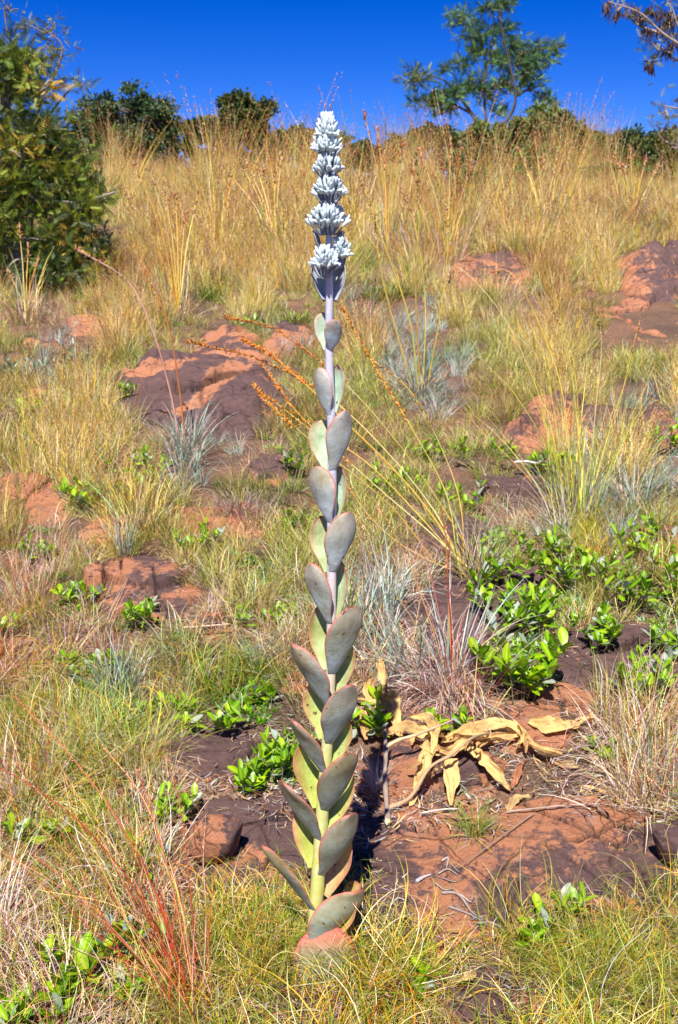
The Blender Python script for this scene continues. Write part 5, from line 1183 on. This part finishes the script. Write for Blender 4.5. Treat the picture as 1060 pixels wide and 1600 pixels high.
tree('acacia_tree', 'sparse bare tipped tree rising behind the left edge tree', 8.2, (40, 400),
     [(70, 45, 30, 14), (20, 85, 26, 14), (80, 85, 30, 16), (30, 40, 24, 10), (85, 150, 26, 14), (15, 15, 20, 8), (120, 130, 22, 10)],
     420, 0.055, [(0.22, 0.24, 0.05), (0.14, 0.18, 0.03), (0.34, 0.27, 0.06)], (7, 2.5), 'frond', [[(40, 400), (30, 260), (60, 170), (98, 80), (70, 45)], [(45, 260), (25, 120), (10, 40), (5, -20)], [(60, 170), (50, 100), (90, 52)], [(70, 190), (100, 150), (125, 128)], [(30, 220), (35, 120), (25, 60)]], (0.25, 0.17, 0.12), spread=0.5, nclump=6)
DG = [(0.055, 0.10, 0.03, 3), (0.09, 0.13, 0.045, 3), (0.035, 0.065, 0.02, 3), (0.13, 0.17, 0.06, 1)]
tree('bush_tree', 'dark rounded tree on the skyline behind the left tree', 24, (200, 300),
     [(150, 185, 40, 38), (215, 168, 48, 28), (252, 205, 32, 32), (128, 225, 40, 36), (195, 225, 58, 38), (250, 245, 34, 24), (170, 265, 60, 24), (100, 260, 40, 30)],
     34000, 0.07, DG, (12, 4), spread=0.17, nclump=30, barkc=(0.1, 0.09, 0.08))
BG_ = [(0.075, 0.105, 0.022, 3), (0.04, 0.06, 0.015, 3), (0.13, 0.15, 0.03, 1.5), (0.2, 0.17, 0.05, 0.5)]
tree('bush_tree', 'dark glossy tree with gaps of sky on the skyline left of the flower spike', 20, (345, 300),
     [(370, 172, 30, 22), (408, 178, 24, 20), (385, 200, 40, 22), (318, 205, 26, 16), (345, 225, 22, 14), (330, 245, 40, 16), (410, 215, 22, 16), (300, 225, 14, 9), (380, 255, 34, 14)],
     20000, 0.075, BG_, (9, 3), spread=0.2, nclump=20, barkc=(0.1, 0.09, 0.08), limbs=[[(345, 300), (350, 260), (362, 215), (370, 175)], [(345, 300), (340, 250), (322, 210)], [(350, 260), (380, 230), (405, 190)], [(345, 300), (365, 262), (412, 228)], [(346, 280), (320, 250), (300, 240)]])
tree('bush', 'low dark bush on the skyline just left of the flower spike', 22, (465, 290), [(455, 226, 34, 20), (490, 232, 30, 22), (520, 228, 28, 18), (430, 245, 30, 18), (550, 236, 26, 14), (590, 244, 30, 14), (630, 234, 26, 16), (550, 254, 40, 13), (615, 255, 40, 13)], 26000, 0.08, DG, (6, 3), cat='bush')
tree('bush', 'low bush on the skyline beneath the slender tree', 22, (700, 280), [(680, 215, 30, 15), (720, 225, 30, 20), (650, 232, 20, 12), (705, 250, 50, 16), (760, 225, 34, 18), (655, 215, 20, 12)], 14000, 0.075, DG, (6, 3), cat='bush')
MG = [(0.10, 0.17, 0.035, 3), (0.15, 0.21, 0.045, 3), (0.06, 0.10, 0.025, 3), (0.20, 0.24, 0.06, 1)]
tree('bush', 'mid green rounded bushy tree right of the slender tree', 14.5, (850, 310), [(850, 198, 42, 22), (800, 218, 40, 24), (760, 215, 30, 18), (890, 225, 30, 22), (840, 245, 70, 26), (800, 265, 50, 22), (880, 265, 50, 24), (770, 238, 34, 22), (740, 255, 40, 18), (820, 198, 22, 12), (905, 212, 22, 12)], 32000, 0.055, MG, (8, 3), cat='bush', nclump=18)
tree('bush', 'dark green bush between the rounded bush and the right edge', 24, (960, 310), [(945, 224, 36, 20), (985, 228, 30, 18), (1040, 228, 30, 18), (920, 248, 30, 18), (960, 262, 60, 22), (925, 225, 22, 14), (1005, 228, 20, 12)], 20000, 0.075, DG, (7, 3), cat='bush')
tree('bush', 'olive bush at the right edge of the skyline', 14, (1040, 320), [(1030, 245, 36, 24), (1070, 225, 30, 28), (1000, 240, 26, 16), (1000, 275, 40, 18), (1060, 285, 50, 20), (1040, 235, 24, 14)], 18000, 0.055, [(0.13, 0.14, 0.03), (0.07, 0.10, 0.02), (0.19, 0.17, 0.05)], (7, 3), cat='bush')
tree('bush', 'low dark green scrub in front of the bushy trees at the right', 13.2, (900, 320), [(860, 280, 60, 18), (930, 278, 60, 20), (990, 282, 60, 20), (990, 300, 50, 14), (800, 285, 40, 14), (880, 272, 40, 12), (960, 275, 40, 14), (1030, 285, 50, 14), (740, 280, 40, 12)], 22000, 0.045, MG, (4, 2), cat='bush')
SG = [(0.10, 0.20, 0.07, 3), (0.07, 0.14, 0.05, 3), (0.15, 0.25, 0.06, 2), (0.20, 0.22, 0.06, 1)]
tree('slender_tree', 'open crooked slender tree with wispy green branches against the sky', 15, (760, 280),
     [(655, 118, 22, 14), (650, 155, 16, 6), (690, 108, 14, 6), (700, 145, 32, 14), (680, 160, 24, 10), (735, 135, 26, 16), (725, 30, 20, 12), (745, 50, 26, 14), (770, 12, 22, 10), (785, 2, 18, 8), (745, 78, 22, 10), (775, 95, 22, 12), (800, 70, 20, 12), (835, 75, 16, 8), (865, 72, 18, 7), (840, 100, 22, 14), (815, 112, 22, 12), (790, 130, 20, 12), (848, 155, 16, 7), (860, 158, 12, 5), (765, 150, 18, 8), (830, 130, 16, 10), (812, 92, 26, 12), (790, 45, 20, 10), (725, 100, 18, 8), (690, 175, 20, 7), (780, 175, 16, 7)],
     4400, 0.10, SG, (7, 2), 'frond', [[(760, 280), (768, 215), (795, 185), (806, 150), (795, 95), (785, 50), (780, 5)], [(806, 145), (830, 108), (860, 75)], [(762, 215), (757, 150), (757, 90), (745, 50)], [(762, 230), (740, 180), (715, 150), (690, 140)], [(738, 178), (700, 160), (655, 160)], [(745, 190), (700, 130), (655, 115)], [(806, 150), (830, 140), (855, 155)], [(757, 120), (770, 60), (770, 10)]],
     (0.13, 0.10, 0.09), spread=0.36, nclump=8)
_, O6, s6 = tree('pod_tree', 'overhanging tree branch with dark brown seed pods in the upper right corner', 8.5, (1290, 380),
     [(1010, 25, 24, 16), (1050, 20, 24, 24), (965, 12, 18, 10), (1030, 70, 26, 18), (1015, 98, 10, 8), (1052, 52, 18, 14), (1100, 20, 60, 40), (1150, 60, 60, 60), (1045, 175, 20, 16), (1035, 200, 20, 12), (1058, 225, 14, 14), (1110, 180, 50, 40)],
     900, 0.06, [(0.16, 0.17, 0.06), (0.22, 0.2, 0.08), (0.10, 0.11, 0.04)], (8, 3), 'frond',
     [[(1290, 380), (1260, 220), (1180, 130), (1100, 90), (1040, 55), (1000, 20), (950, 2)], [(1120, 98), (1060, 95), (1030, 70)], [(1080, 75), (1060, 40), (1050, 10)], [(1240, 210), (1140, 190), (1070, 172), (1035, 165)], [(1220, 240), (1120, 230), (1050, 225), (1025, 205)], [(1040, 55), (1000, 40), (975, 20)], [(1180, 130), (1150, 60), (1120, 10)]], (0.34, 0.26, 0.22), spread=0.45, nclump=7)
# pods hang in bunches from that tree's twigs
pr = bpy.data.objects['pod_tree']; mb = MB(); Pp, Dp = [], []
for (px, py, r_, n) in [(1002, 22, 12, 34), (1018, 12, 10, 26), (950, 8, 8, 24), (965, 18, 8, 22), (1040, 40, 12, 34), (1052, 28, 10, 30), (1012, 45, 10, 26), (1016, 98, 8, 30), (1045, 75, 12, 30), (1056, 60, 10, 24), (990, 10, 10, 22), (1085, 40, 20, 50), (1120, 70, 24, 50), (1036, 18, 10, 26)]:
    c = np.array(at(px, py, 8.5)) - O6; Pp.append(c + rng.normal(0, 0.42, (n, 3)) * r_ * s6); Dp.append(nrm(np.array([[0, 0, -1.0]]) + rng.normal(0, 0.28, (n, 3))))
Pp = np.concatenate(Pp); Dp = np.concatenate(Dp)
scat(mb, OCT * np.array([0.24, 1, 0.12]), OCF, Pp, frames(Dp, rng.uniform(0, 6.28, len(Pp))), 0.075 * rng.uniform(0.6, 1.2, len(Pp)), palette([(0.09, 0.045, 0.035), (0.06, 0.03, 0.025), (0.14, 0.08, 0.06)], len(Pp)))
o = link('seed_pod', mb.mesh('seed_pod', M_crown, False), pr); o['kind'] = 'stuff'
print('objects', len(bpy.data.objects))
